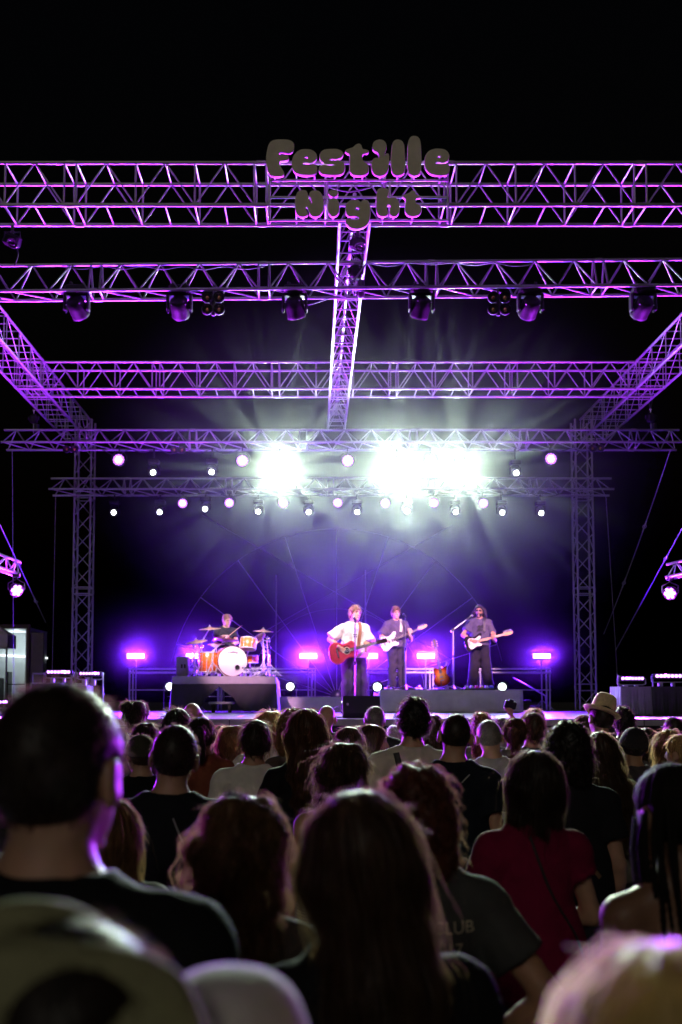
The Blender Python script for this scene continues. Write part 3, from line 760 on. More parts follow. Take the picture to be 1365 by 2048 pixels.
# floor par lamps
def floorpar(px, py, Y, lab, zf, power=40):
    p = at(px, py, Y); t = empty('floor_lamp', (p.x, p.y, zf), label=lab, cat='stage lamp', group='white floor lamps')
    z = p.z - zf; r = .10
    MB().lathe([(0, .20), (.06, .20), (.10, .10), (.125, .02), (.125, -.02), (.108, -.02), (.108, .0), (0, .0)], o=(0, 0, z), d=(0, 1, 0), n=18).build('housing', BLACK, t)
    MB().lathe([(0, -.012), (.05, -.008), (.085, 0)], o=(0, 0, z), d=(0, 1, 0), n=16).build('lens', emis('lit_floor_lens', (.85, 1.0, .85), 5), t)
    MB().path([(-.14, .05, z), (-.14, .05, .02), (.14, .05, .02), (.14, .05, z)], .012, 6).build('stand', BLKMETAL, t)
    lamp('SPOT', 'floor_light', (p.x, p.y - .04, p.z), (p.x * .8, 2, p.z + 1), WHITE, power, t, 60, .8, .06)
RZ = at(0, 1380, 20.5).z     # right riser top
floorpar(340, 1373, 22.2, 'white floor lamp left of the drum riser', STZ)
floorpar(581, 1373, 22.2, 'white floor lamp right of the drum riser', STZ)
floorpar(755, 1374, 20.9, 'white floor lamp at the left end of the long riser', RZ)
floorpar(1005, 1374, 20.9, 'white floor lamp at the right end of the long riser', RZ)

# railings at the back
RAILM = mat('railing_paint', (.45, .44, .46), .4, .3, .1, 12)
def railing(a, b, lab, posts):
    A, B = at(a, 1338, RAILY), at(b, 1338, RAILY)
    t = empty('railing', (A.x, RAILY, STZ), label=lab, cat='railing', group='railings at the back of the stage'); L = B.x - A.x; h = A.z - STZ
    for z, r in ((h, .022), (h - .085, .026), (h * .5, .014)): rod('rail', (0, 0, z), (L, 0, z), r, RAILM, t)
    for px in posts:
        x = at(px, 1338, RAILY).x - A.x
        rod('post', (x - .035, 0, 0), (x - .035, 0, h), .02, RAILM, t); rod('post', (x + .04, 0, 0), (x + .04, 0, h), .02, RAILM, t)
railing(258, 632, 'metal railing behind the drum riser', (263, 440, 627))
railing(716, 868, 'metal railing behind the bass player', (722, 863))
railing(958, 1102, 'metal railing at the right end behind the guitarist', (964, 1096))
t = empty('stage_stairs', at(1075, 1420, 22.6), label='dark steps with a sloping handrail at the back right', cat='stairs')
t.location.z = STZ
for k in range(3): MB().box((-.1 - .22 * k, 0, .1 + .14 * k), (.24, .6, .04), bev=.006).build('tread', BLKMETAL, t)
MB().path([(.15, -.3, 0), (.12, -.3, .35), (-.6, -.3, .75)], .018, 6).build('handrail', ALU, t)

# ------------------------------------------------------------------ risers and drapes
RISER = mat('riser_cloth_grey', (.40, .38, .40), .95, 0, .10, 6, .25, 22, sheen=.2)
ra, rb = at(760, 1400, 20.4).x, at(1046, 1400, 20.4).x
RZT = at(0, 1380, 20.4).z
drape_box('long_riser', 'long low riser under grey cloth carrying bass player and guitarist', 'riser', ra, rb, 20.4, 22.3, STZ, RZT, RISER, flare=.05)
da, db = at(553, 1400, 21).x, at(690, 1400, 21).x
drape_box('low_riser', 'low empty riser under grey cloth beside the drum riser', 'riser', da, db + .6, 21.0, 22.4, STZ, at(0, 1394, 21).z, RISER, flare=.03)
# drum riser: platform, two gathered black drapes that leave a gap, trolley below
dx0, dx1, dY = at(346, 1352, 20.0).x, at(551, 1352, 20.0).x, 20.0
DZ = at(0, 1353, dY).z
t = empty('drum_riser', ((dx0 + dx1) / 2, dY + 1.0, STZ), label='drum riser with a grey top band and gathered black drapes', cat='riser')
w = dx1 - dx0; h = DZ - STZ
MB().box((0, 0, h - .05), (w - .02, 2.0, .10), bev=.006).build('platform', mat('plywood_black', (.05, .05, .05), .5, 0, .3, 9), t)
MB().box((0, -1.012, h - .07), (w + .02, .012, .155), bev=.004).build('top_band', mat('band_grey', (.24, .23, .24), .9, 0, .08, 8, .2, 40), t)
for sx in (-1, 1):
    for sy in (-.9, .9): rod('leg', (sx * (w / 2 - .1), sy, 0), (sx * (w / 2 - .1), sy, h - .1), .025, ALU, t)
def gathered(xa, xb, gap_at):
    """drape hung from the band, pulled aside at the gap so its lower edge sweeps up to the gap side"""
    vs = []; fs = []; nI, nK = 60, 16
    for i in range(nI + 1):
        s = i / nI; X = xa + (xb - xa) * s
        pull = s if gap_at == 1 else 1 - s
        for k in range(nK + 1):
            q = k / nK
            zb = .03 + (.28 * max(0, pull - .62) / .38 if True else 0)
            z = (h - .15) + (zb - (h - .15)) * q
            xx = X + (-1 if gap_at == 1 else 1) * q ** 1.5 * .30 * pull ** 3
            y = -1.02 - .012 - .06 * q * (.5 + .5 * math.sin(s * 21 + 3 * q + gap_at)) - .05 * q * math.sin(s * 6 + 2) ** 2 - .05 * pull ** 6 * q
            vs.append((xx, y, z))
    for i in range(nI):
        for k in range(nK): a = i * (nK + 1) + k; fs.append((a, a + 1, a + nK + 2, a + nK + 1))
    return MB().add(vs, fs, True)
gx = at(440, 1352, dY).x - (dx0 + dx1) / 2
gathered(-w / 2 - .01, gx + .02, 1).build('drape', DRAPEB, t); gathered(gx - .01, w / 2 + .03, 0).build('drape', DRAPEB, t)
for sx in (-1, 1):
    vs = []; fs = []
    for i in range(30):
        for k in (0, 1): vs.append((sx * (w / 2 + .015 + k * .04 * (1 + math.sin(i * .9))), -1 + 2 * i / 29, h - .06 if k == 0 else .03))
    for i in range(29): fs.append((2 * i, 2 * i + 1, 2 * i + 3, 2 * i + 2))
    MB().add(vs, fs, True).build('side_drape', DRAPE, t)
tr = empty('equipment_trolley', (at(445, 1420, 20.5).x, 20.35, STZ), label='small wheeled trolley showing through the drape gap', cat='trolley')
MB().box((0, 0, .20), (.5, .4, .05), bev=.01).cyl((-.02, -.1, .22), (-.02, -.1, .62), .02, n=8).cyl((.03, .1, .22), (.03, .1, .60), .02, n=8).build('frame', ALU, tr)
for (a, b) in ((-.17, -.15), (.17, -.15), (-.17, .15), (.17, .15)):
    c = MB().lathe([(0, -.02), (.05, -.02), (.055, 0), (.05, .02), (0, .02)], o=(a, b, .057), d=(1, 0, 0), n=14).box((a, b, .14), (.06, .05, .08), bev=.008).build('caster', RUBBER, tr)

# ------------------------------------------------------------------ loudspeakers, monitor
p = at(365, 1352, 20.5)
t = empty('loudspeaker', (p.x, 20.6, DZ), label='grey loudspeaker box at the left edge of the drum riser', cat='loudspeaker')
hh = at(365, 1313, 20.5).z - DZ
MB().box((0, 0, hh / 2), (.24, .36, hh), bev=.015).build('cabinet', mat('speaker_grey', (.20, .19, .22), .6, 0, .1, 10), t)
for sx in (-1, 1): MB().box((sx * .03 + .03, -.182, hh * .52), (.04, .008, .08), bev=.003).build('handle', BLACK, t)
p = at(724, 1437, 15.0)
t = empty('stage_monitor', (p.x, 15.25, STZ), label='black wedge monitor at the stage front before the singer', cat='loudspeaker')
mw, mh = 74 * mpp(15.1), 44 * mpp(15.1)
prof = [(-.22, .0), (.20, .0), (.25, .06), (.05, mh), (-.12, mh), (-.24, .08)]
vs = []
for sx in (-mw / 2, mw / 2): vs += [(sx, y, z) for y, z in prof]
n = len(prof)
MB().add(vs, [(i, (i + 1) % n, (i + 1) % n + n, i + n) for i in range(n)] + [tuple(range(n)), tuple(range(2 * n - 1, n - 1, -1))]).build('cabinet', mat('monitor_paint', (.014, .014, .016), .7, 0, .1, 30, .3, 200), t)
MB().box((-mw / 2 + .07, -.245, .21), (.03, .006, .035)).build('badge', mat('badge_grey', (.45, .43, .4), .4, .3, .05), t)
MB().path([(-mw / 2 - .012, .02, mh * .6), (-mw / 2 - .012, -.1, mh * .75), (-mw / 2 - .012, -.16, mh * .6)], .01, 6).build('handle', BLKMETAL, t)
def loose_cable(pts, lab, group='cables lying on the stage', m=CABLE, r=.008):
    o = MB().path(catmull(pts, 6, False), r, 6).build('stage_cable', m); tag(o, lab, 'cable', group); return o
q = at(667, 1436, 15.1)
loose_cable([(q.x + .25, 15.3, STZ + .22), (q.x + .1, 15.25, STZ + .2), (q.x - .05, 15.2, STZ + .05), (q.x + .08, 15.0, STZ + .012), (q.x + .18, 15.15, STZ + .05), (q.x + .04, 15.25, STZ + .16), (q.x - .1, 15.3, STZ + .02), (q.x - .6, 15.8, STZ + .012)],
            'coiled cable on the floor left of the wedge monitor', m=mat('cable_grey', (.3, .28, .3), .5))

# ------------------------------------------------------------------ drum kit
SHELL = mat('drum_shell_orange', (.62, .15, .02), .28, 0, .16, 16, coat=.5)
HEADM = mat('drum_head_white', (.60, .58, .57), .5, 0, .05, 5)
BRASS = mat('cymbal_bronze', (.70, .50, .33), .30, .45, .15, 9)
HOOPW = mat('hoop_dark', (.05, .03, .02), .4, 0, .1, 10)
mY = 20.6
def drum(name, label, loc, axis, r, depth, m=SHELL, hoop=STEEL, lugs=8, n=32):
    t = empty(name, loc, label=label, cat='drum'); u, v, d = frame_of(axis)
    MB().lathe([(r * .97, -depth / 2), (r, -depth / 2 + .005), (r, depth / 2 - .005), (r * .97, depth / 2)], d=axis, n=n).build('shell', m, t)
    for s in (-1, 1):
        MB().lathe([(0, s * depth / 2), (r * .98, s * (depth / 2 + .004))], d=axis, n=n).build('drum_head', HEADM, t)
        MB().lathe([(r * .985, s * (depth / 2 - .012)), (r * 1.03, s * (depth / 2 - .012)), (r * 1.03, s * (depth / 2 + .012)), (r * .985, s * (depth / 2 + .012)), (r * .985, s * (depth / 2 - .012))], d=axis, n=n).build('hoop', hoop, t)
    for k in range(lugs):
        a = 2 * math.pi * (k + .5) / lugs; c = u * math.cos(a) + v * math.sin(a)
        L = MB(); L.cyl(c * (r * 1.035) - d * depth * .46, c * (r * 1.035) + d * depth * .46, .005, n=6)
        L.box(c * (r * 1.02) , (.03, .03, .03), bev=.006); L.build('lug', STEEL, t)
    return t
bdc = at(466, 1322, mY)
ax = Vector((.30, -.95, 0)).normalized()
bdr = .31
bd = drum('bass_drum', 'orange bass drum with a white front head', Vector((bdc.x - .05, mY, DZ + bdr * 1.04)), ax, bdr, .42, lugs=10, hoop=HOOPW)
fc = ax * (.21 + .012)
hole = ax * .226 + Vector((.09, .03, -.13))
MB().lathe([(0, 0), (.052, .001), (.052, .003)], o=hole, d=ax, n=20).build('port_hole', BLACK, bd)
MB().lathe([(.050, 0), (.050, .006), (.062, .006), (.062, 0)], o=hole, d=ax, n=20).build('port_ring', STEEL, bd)
# script mark on the head
def text_mesh(txt, size, shear=0.0, ext=.001, align='CENTER'):
    cu = bpy.data.curves.new('txt', 'FONT'); cu.body = txt; cu.size = size; cu.shear = shear; cu.extrude = ext; cu.align_x = align; cu.align_y = 'CENTER'
    tmp = bpy.data.objects.new('tmp', cu); C.objects.link(tmp)
    dg = bpy.context.evaluated_depsgraph_get(); dg.update()
    me = bpy.data.meshes.new_from_object(tmp.evaluated_get(dg)); bpy.data.objects.remove(tmp); bpy.data.curves.remove(cu)
    return me
me = text_mesh('Ludwig', .075, .45); me.transform(Matrix.Rotation(R(90), 4, 'X')); me.materials.clear(); me.materials.append(mat('ink_dark', (.03, .02, .03), .6, 0, 0))
lo = bpy.data.objects.new('script_mark', me); link(lo, bd); lo.location = ax * .229 + Vector((0, 0, .19)); lo.rotation_euler = (0, 0, math.atan2(ax.x, -ax.y))
for s in (-1, 1): MB().cyl(Vector((0, 0, 0)) + ax * .1 + Vector((s * .27, 0, -.1)), ax * .22 + Vector((s * .42, 0, -bdr * 1.03)), .012, n=8).build('spur', STEEL, bd)
def stand(t, top, spread=.28, legs=3, z0=.0, r=.012, ph=0):
    """tripod under a point 'top' (local coordinates, floor at z = 0)"""
    rod('tube', (0, 0, .12), top, r, STEEL, t)
    for k in range(legs):
        a = R(90 + 120 * k + ph); e = Vector((spread * math.cos(a), spread * math.sin(a), .01))
        rod('leg', (0, 0, .30), e, r * .8, STEEL, t); rod('leg', (0, 0, .13), e * .55 + Vector((0, 0, .05)), r * .6, STEEL, t)
        MB().ell(e, (.02, .02, .014), 8, 5).build('rubber_foot', RUBBER, t)
    MB().cyl((0, 0, .28), (0, 0, .34), r * 1.7, n=8).cyl((0, 0, .62), (0, 0, .67), r * 1.7, n=8).box((r * 2, 0, .645), (.03, .02, .012)).build('collar', STEEL, t)
def cymbal(label, px, py, Y, dia, foot_dx, tilt, ph=0, name='cymbal_stand'):
    c = at(px, py, Y); fx = c.x + foot_dx
    t = empty(name, (fx, Y, DZ), label=label, cat='cymbal', group='cymbals on stands round the drum kit')
    top = Vector((c.x - fx, 0, c.z - DZ))
    kn = Vector((0, 0, max(.5, top.z * .72)))
    stand(t, kn, ph=ph)
    if abs(foot_dx) > .03: rod('boom_arm', kn - (top - kn) * .35, top, .011, STEEL, t)
    else: rod('boom_arm', kn, top, .009, STEEL, t)
    ax_ = Euler((R(tilt[0]), R(tilt[1]), 0)).to_matrix() @ Vector((0, 0, 1)); r = dia / 2
    MB().lathe([(0, .030), (.03, .028), (.05, .010), (.06, .006), (r * .6, -.006), (r, -.020), (r, -.0225), (.05, .004), (0, .02)], o=top, d=ax_, n=36).build('cymbal', BRASS, t)
    MB().lathe([(0, .07), (.012, .07), (.016, .045), (.02, .04), (.02, .028), (0, .028)], o=top, d=ax_, n=10).build('wing_nut', STEEL, t)
    return t
cymbal('high crash cymbal to the left of the drummer', 420, 1256, 20.7, .46, -.16, (8, -3))
cymbal('low crash cymbal at the far left of the drum kit', 393, 1282, 20.6, .46, .12, (12, -8), 40)
cymbal('wide ride cymbal in front of the drummer', 453, 1278, 20.75, .51, -.25, (-6, 3), 20)
cymbal('crash cymbal to the right of the drum kit', 527, 1261, 20.7, .44, 0.0, (6, 3), 15)
cymbal('cymbal tilted steeply behind the right crash', 517, 1275, 21.0, .34, .12, (30, -38), 70)
hh_ = cymbal('pair of hi-hat cymbals low behind the floor tom', 433, 1287, 20.95, .36, 0.0, (3, 2), 55, name='hi_hat')
c = at(433, 1287, 20.95)
MB().lathe([(0, -.05), (.05, -.035), (.18, -.022), (.05, -.03), (0, -.04)], o=(0, 0, c.z - DZ), d=(0, 0, 1), n=30).build('bottom_cymbal', BRASS, hh_)
p = at(416, 1324, 20.65); ft = drum('floor_tom', 'orange floor tom to the left of the bass drum', (p.x, 20.65, p.z), (0.02, -.05, 1), .19, .40, lugs=6)
for k in range(3):
    a = R(30 + 120 * k); c_ = Vector((math.cos(a), math.sin(a), 0)) * .21
    rod('leg', c_ + Vector((0, 0, .05)), c_ * 1.05 + Vector((0, 0, DZ - p.z)), .009, STEEL, ft)
p = at(497, 1288, 20.6); rt = drum('rack_tom', 'orange rack tom tilted above the bass drum', (p.x, 20.6, p.z), (.06, .22, .97), .165, .22, lugs=6)
MB().cyl((0, .05, -.10), (-.05, .12, -.32), .014, n=8).build('mount_post', STEEL, rt)
p = at(500, 1318, 20.9); sn = drum('snare_drum', 'reddish snare drum under the rack tom', (p.x, 20.95, p.z), (0, -.05, 1), .175, .15, lugs=8)
rod('stand_tube', (0, 0, -.08), (0, 0, DZ - p.z + .02), .012, STEEL, sn)
for k in range(3):
    a = R(90 + 120 * k); rod('stand_leg', (0, 0, DZ - p.z + .22), (.24 * math.cos(a), .24 * math.sin(a), DZ - p.z + .01), .009, STEEL, sn)
# extra hardware: multi-clamp stand at the right, pedals, throne
p = at(537, 1352, 20.7); t = empty('hardware_stand', (p.x, 20.7, DZ), label='chrome stand with clamps at the right of the drum kit', cat='drum stand')
stand(t, Vector((-.02, 0, .86)), .3, ph=10)
for z in (.45, .60, .74, .80): MB().box((.0, -.02, z), (.07, .05, .045), Euler((0, .4 * z, z * 3)).to_matrix(), bev=.01).cyl((0, 0, z), (-.14, -.04, z + .05), .008, n=6).build('clamp', STEEL, t)
p = at(388, 1352, 20.5); t = empty('hardware_stand', (p.x, 20.5, DZ), label='chrome stand with clamps at the left of the drum kit', cat='drum stand')
stand(t, Vector((.02, 0, .72)), .34, ph=-25)
for z in (.40, .52, .64): MB().box((.0, -.02, z), (.06, .05, .045), Euler((0, .5 * z, z * 4)).to_matrix(), bev=.01).cyl((0, 0, z), (.15, -.04, z + .06), .008, n=6).build('clamp', STEEL, t)
p = at(425, 1352, 20.3); t = empty('tom_stand', (p.x, 20.3, DZ), label='low chrome stand in front of the floor tom', cat='drum stand')
stand(t, Vector((0.02, 0, .55)), .26, ph=40)
p = at(515, 1352, 20.9); t = empty('drum_pedal', (p.x, 20.8, DZ), label='chrome hi-hat style pedal low at the right of the kit', cat='drum pedal')
MB().box((0, -.05, .02), (.11, .3, .012), Euler((.12, 0, 0)).to_matrix(), bev=.003).box((0, .1, .05), (.14, .03, .10), bev=.008).cyl((-.06, .1, .09), (.06, .1, .09), .012, n=8).build('footboard', STEEL, t)
t = empty('drum_throne', (at(466, 1300, 21.35).x, 21.4, DZ), label='round black drum stool under the drummer', cat='stool')
MB().lathe([(0, .44), (.15, .44), (.18, .46), (.18, .50), (.16, .525), (0, .53)], n=24).build('seat', BLACK, t)
rod('tube', (0, 0, .1), (0, 0, .45), .016, STEEL, t)
for k in range(3):
    a = R(90 + 120 * k); rod('leg', (0, 0, .22), (.24 * math.cos(a), .24 * math.sin(a), .01), .010, STEEL, t)
p = at(489, 1351, 20.08); t = empty('water_bottle', (p.x, 20.12, DZ), label='small clear water bottle at the riser edge', cat='bottle')
PET = mat('clear_plastic', (.75, .8, .85), .08, 0, .05, 10); PET.node_tree.nodes['Principled BSDF'].inputs['Transmission Weight'].default_value = .8
MB().lathe([(0, .0), (.032, .002), (.033, .05), (.031, .06), (.033, .07), (.033, .14), (.014, .175), (.012, .19)], n=14).build('bottle_body', PET, t)
MB().lathe([(.015, .185), (.015, .205), (0, .206)], n=12).build('cap', mat('cap_blue', (.2, .35, .7), .4), t)
MB().lathe([(.0335, .075), (.0335, .115)], n=14).build('paper_label', mat('label_pale', (.6, .65, .8), .6), t)

# ------------------------------------------------------------------ microphones and their stands
GRILLE = mat('mic_grille', (.25, .25, .27), .35, .9, .15, 80, .4, 300)
def microphone(label, tip, d, group='microphones'):
    t = empty('microphone', tip, label=label, cat='microphone', group=group); d = Vector(d).normalized()
    MB().lathe([(0, 0), (.016, .004), (.025, .02), (.026, .032), (.022, .05)], d=-Vector((0, 0, 0)) + d * 1.0, n=14).build('grille', GRILLE, t)
    MB().lathe([(.023, .048), (.024, .055), (.019, .07), (.015, .15), (.012, .19), (0, .19)], d=d, n=12).build('handle', BLKMETAL, t)
def micstand(label, foot, h, boom=None, round_base=False, col=STEEL, thick=.012):
    t = empty('microphone_stand', foot, label=label, cat='mic stand', group='microphone stands')
    if round_base: MB().lathe([(0, .0), (.15, .0), (.15, .012), (.13, .022), (0, .03)], n=24).build('base', BLKMETAL, t)
    else:
        for k in range(3):
            a = R(-90 + 120 * k); rod('leg', (0, 0, .10), (.30 * math.cos(a), .30 * math.sin(a), .012), .009, col, t)
            MB().ell((.30 * math.cos(a), .30 * math.sin(a), .012), (.02, .016, .012), 8, 5).build('rubber_foot', RUBBER, t)
    rod('lower_tube', (0, 0, .02), (0, 0, h * .55), thick * 1.15, col, t); rod('upper_tube', (0, 0, h * .5), (0, 0, h), thick * .85, col, t)
    MB().cyl((0, 0, h * .53), (0, 0, h * .57), thick * 1.9, n=8).build('clutch', BLKMETAL, t); MB().cyl((0, 0, h - .03), (0, 0, h + .02), thick * 1.7, n=8).build('clamp_head', BLKMETAL, t)
    if boom:
        a, b = Vector(boom[0]), Vector(boom[1]); rod('boom_arm', a, b, thick, col, t)
        MB().cyl(a, a + (b - a).normalized() * .07, thick * 1.8, n=8).build('counterweight', BLKMETAL, t)
    return t
DARKST = mat('stand_dark_chrome', (.28, .28, .30), .3, .9, .1, 20)
# singer: straight stand
SINGY = 16.7
mf = at(711, 1432, SINGY - .42); mt = at(709, 1240, SINGY - .42)
micstand('straight microphone stand in front of the singer', (mf.x, SINGY - .42, STZ), mt.z - STZ, round_base=True, col=DARKST)
microphone('microphone at the singer\'s mouth', (mf.x - .01, SINGY - .30, mt.z + .055), (.05, -.85, -.5))
BY = 21.2
bf = at(812, 1380, BY - .35); bt = at(812, 1232, BY - .35)
micstand('straight microphone stand beside the bass player', (bf.x, BY - .35, RZT), bt.z - RZT, col=DARKST)
microphone('microphone beside the bass player\'s head', (bf.x - .04, BY - .31, bt.z + .05), (.25, -.8, -.45))
GY = 21.2
gf = at(908, 1380, GY - .3); ga = at(902, 1263, GY - .3); gb = at(941, 1234, GY - .3)
t = micstand('boom microphone stand left of the guitarist', (gf.x, GY - .3, RZT), at(908, 1258, GY - .3).z - RZT,
             boom=((ga.x - gf.x, 0, ga.z - RZT), (gb.x - gf.x, 0.02, gb.z - RZT)), thick=.016)
microphone('microphone at the end of the boom near the guitarist', (gb.x + .06, GY - .27, gb.z + .045), (-.7, -.3, -.5))
p = at(895, 1378, 20.9); t = micstand('short bare stand beside the sunburst guitar', (p.x, 20.95, RZT), .50, boom=((-.03, 0, .44), (.0, 0, .60)))
# mic on the bass drum, mic at the right of the kit
t = micstand('low boom stand reaching to the bass drum', (at(533, 1352, 20.15).x, 20.25, DZ), .24, boom=((.08, 0, .2), (-.42, .02, .185)), thick=.009, col=DARKST)
microphone('microphone in front of the bass drum port', (at(484, 1333, 20.3).x, 20.27, DZ + .185), (.95, -.05, -.02))
t = micstand('tall thin stand at the right end of the drum riser', (at(540, 1352, 20.45).x, 20.5, DZ), .62, thick=.009, col=DARKST)
microphone('upright microphone at the right end of the drum riser', (at(537, 1280, 20.5).x, 20.48, DZ + .76), (.1, -.1, -.95))

# ------------------------------------------------------------------ pedals and bits on the long riser
PED = [(770, 786, 'white pedalboard at the bass player\'s feet', (.6, .58, .6)), (930, 990, 'dark pedalboard at the guitarist\'s feet', (.03, .03, .035)), (832, 846, 'small white pedal beside the strobe pole', (.7, .7, .7))]
rngp = random.Random(3)
for a, b, lab, col in PED:
    A, B = at(a, 1380, 20.62), at(b, 1380, 20.62)
    t = empty('pedalboard', ((A.x + B.x) / 2, 20.72, RZT), label=lab, cat='pedalboard'); wv = B.x - A.x
    MB().box((0, 0, .025), (wv, .26, .03), Euler((.12, 0, 0)).to_matrix(), bev=.006).build('board', mat('board_' + str(a), col, .5, 0, .1), t)
    k = max(1, int(wv / .09))
    for i in range(k):
        cc = rngp.choice([(.1, .45, .2), (.6, .1, .12), (.65, .6, .1), (.1, .2, .6), (.6, .6, .6), (.05, .05, .05)])
        q = MB().box((0, 0, 0), (.066, .11, .045), bev=.006).build('effect_pedal', mat('pedal_%d%d%d' % tuple(int(x * 100) for x in cc), cc, .35), t)
        q.location = (-wv / 2 + (i + .5) * wv / k, -.02, .065); q.rotation_euler = (.12, 0, 0)
        kb = MB().cyl((-.018, .02, .02), (-.018, .02, .036), .008, n=8).cyl((.018, .02, .02), (.018, .02, .036), .008, n=8).cyl((0, -.03, .02), (0, -.03, .033), .008, n=8).build('knob', STEEL, q)
X = lambda px: at(px, 1380, 20.6).x
loose_cable([(X(786), 20.7, RZT + .05), (X(800), 20.6, RZT + .012), (X(820), 20.75, RZT + .012), (X(845), 20.6, RZT + .012), (X(870), 20.65, RZT + .012)], 'black cable running along the riser from the white pedalboard')
loose_cable([(X(890), 20.6, RZT + .012), (X(905), 20.55, RZT + .012), (X(920), 20.65, RZT + .012), (X(932), 20.7, RZT + .05)], 'cable coming to the dark pedalboard', m=mat('cable_violet', (.3, .2, .35), .5))
loose_cable([(X(950), 20.55, RZT + .012), (X(965), 20.5, RZT + .012), (X(985), 20.55, RZT + .012), (X(1000), 20.6, RZT + .012)], 'cable curling off the right end of the dark pedalboard')

# ------------------------------------------------------------------ guitars
GLOSS = dict(rough=.16, metal=0, var=.1, scale=6, coat=.6)
MAPLE = mat('maple_neck', (.62, .33, .12), .35, 0, .15, 20, coat=.3); ROSEW = mat('rosewood', (.06, .03, .02), .5, 0, .2, 30)
def guitar(name, label, loc, tilt, outline, thick, body_m, neck_len, head, neck_m=MAPLE, board_m=ROSEW, lean=0, yaw=0):
    """face towards -Y, neck along +X from the body; origin at the bridge side centre"""
    t = empty(name, loc, (R(lean), -R(tilt), R(yaw)), label=label, cat='guitar')
    b = MB().prism(catmull(outline, 5), -thick / 2, thick / 2, thick * .16).build('body', body_m, t)
    nx0 = max(p[0] for p in outline) - .06
    hx = nx0 + neck_len
    MB().prism([(nx0, -.027), (hx, -.021), (hx, .021), (nx0, .027)], -thick / 2 - .012, -thick / 2 + .012, .006).build('neck', neck_m, t)
    fb = MB().prism([(nx0 - .06, -.028), (hx, -.0215), (hx, .0215), (nx0 - .06, .028)], -thick / 2 - .018, -thick / 2 - .012).build('fretboard', board_m, t)
    fr = MB()
    for k in range(18):
        x = nx0 - .04 + (hx - nx0 + .04) * (1 - .92 ** (k)) / (1 - .92 ** 18); fr.box((x, -thick / 2 - .0185, 0), (.003, .002, .046))
    fr.build('frets', STEEL, fb)
    hp = [(hx - .005 + a, z) for a, z in head]
    hd = MB().prism(hp, -thick / 2 - .008, -thick / 2 + .010, .003).build('headstock', neck_m, t)
    st_ = MB()
    for k in range(6):
        z = (k - 2.5) * .0085; st_.cyl((-.02, -thick / 2 - .024, z), (hx + .02, -thick / 2 - .021, z * .85), .0012, n=4)
    st_.build('strings', STEEL, t)
    return t, hx, hd
dread = [(-.235, 0), (-.215, .11), (-.13, .185), (-.03, .165), (.03, .13), (.10, .125), (.18, .145), (.235, .10), (.25, 0), (.235, -.10), (.18, -.145), (.10, -.125), (.03, -.13), (-.03, -.165), (-.13, -.185), (-.215, -.11)]
MAHOG = mat('mahogany_red', (.46, .045, .085), .22, 0, .18, 7, coat=.5)
gp = at(688, 1304, SINGY - .20)
ahead = [(0, -.02), (.02, -.035), (.19, -.038), (.20, 0), (.19, .038), (.02, .035), (0, .02)]
t, hx, hd = guitar('acoustic_guitar', 'red mahogany acoustic guitar held by the singer', (gp.x - .02, SINGY - .20, gp.z), 15, dread, .10, MAHOG, .38, ahead, neck_m=ROSEW)
MB().lathe([(0, 0), (.05, 0)], o=(.07, -.0515, 0), d=(0, -1, 0), n=24).build('sound_hole', BLACK, t)
MB().lathe([(.051, 0), (.062, 0)], o=(.07, -.0512, 0), d=(0, -1, 0), n=24).build('rosette', mat('rosette_pale', (.55, .45, .35), .4), t)
MB().prism([(-.10, -.08), (-.07, -.085), (-.065, .085), (-.10, .08)], -.062, -.051, .002).build('bridge', ROSEW, t)
MB().prism(catmull([(.0, .02), (.02, .07), (.09, .085), (.14, .06), (.135, .052), (.09, .075), (.05, .06), (.02, .02)], 3), -.0535, -.0513).build('pickguard', BLACK, t)
for k in range(3):
    for s in (-1, 1):
        MB().cyl((hx + .04 + .05 * k, -.045, s * .035), (hx + .04 + .05 * k, -.045, s * .058), .006, n=6).ell((hx + .04 + .05 * k, -.045, s * .064), (.011, .006, .009), 8, 5).build('tuning_peg', STEEL, t)
bridgepegs = MB()
for k in range(6): bridgepegs.ell((-.085, -.064, (k - 2.5) * .02), (.005, .004, .005), 6, 4)
bridgepegs.build('bridge_pins', HEADM, t)
off_out = [(-.20, -.02), (-.19, .10), (-.13, .16), (-.05, .145), (.02, .115), (.09, .13), (.17, .165), (.21, .14), (.19, .09), (.14, .06), (.13, .0), (.14, -.06), (.18, -.09), (.16, -.13), (.10, -.135), (.03, -.115), (-.04, -.14), (-.12, -.165), (-.18, -.13)]
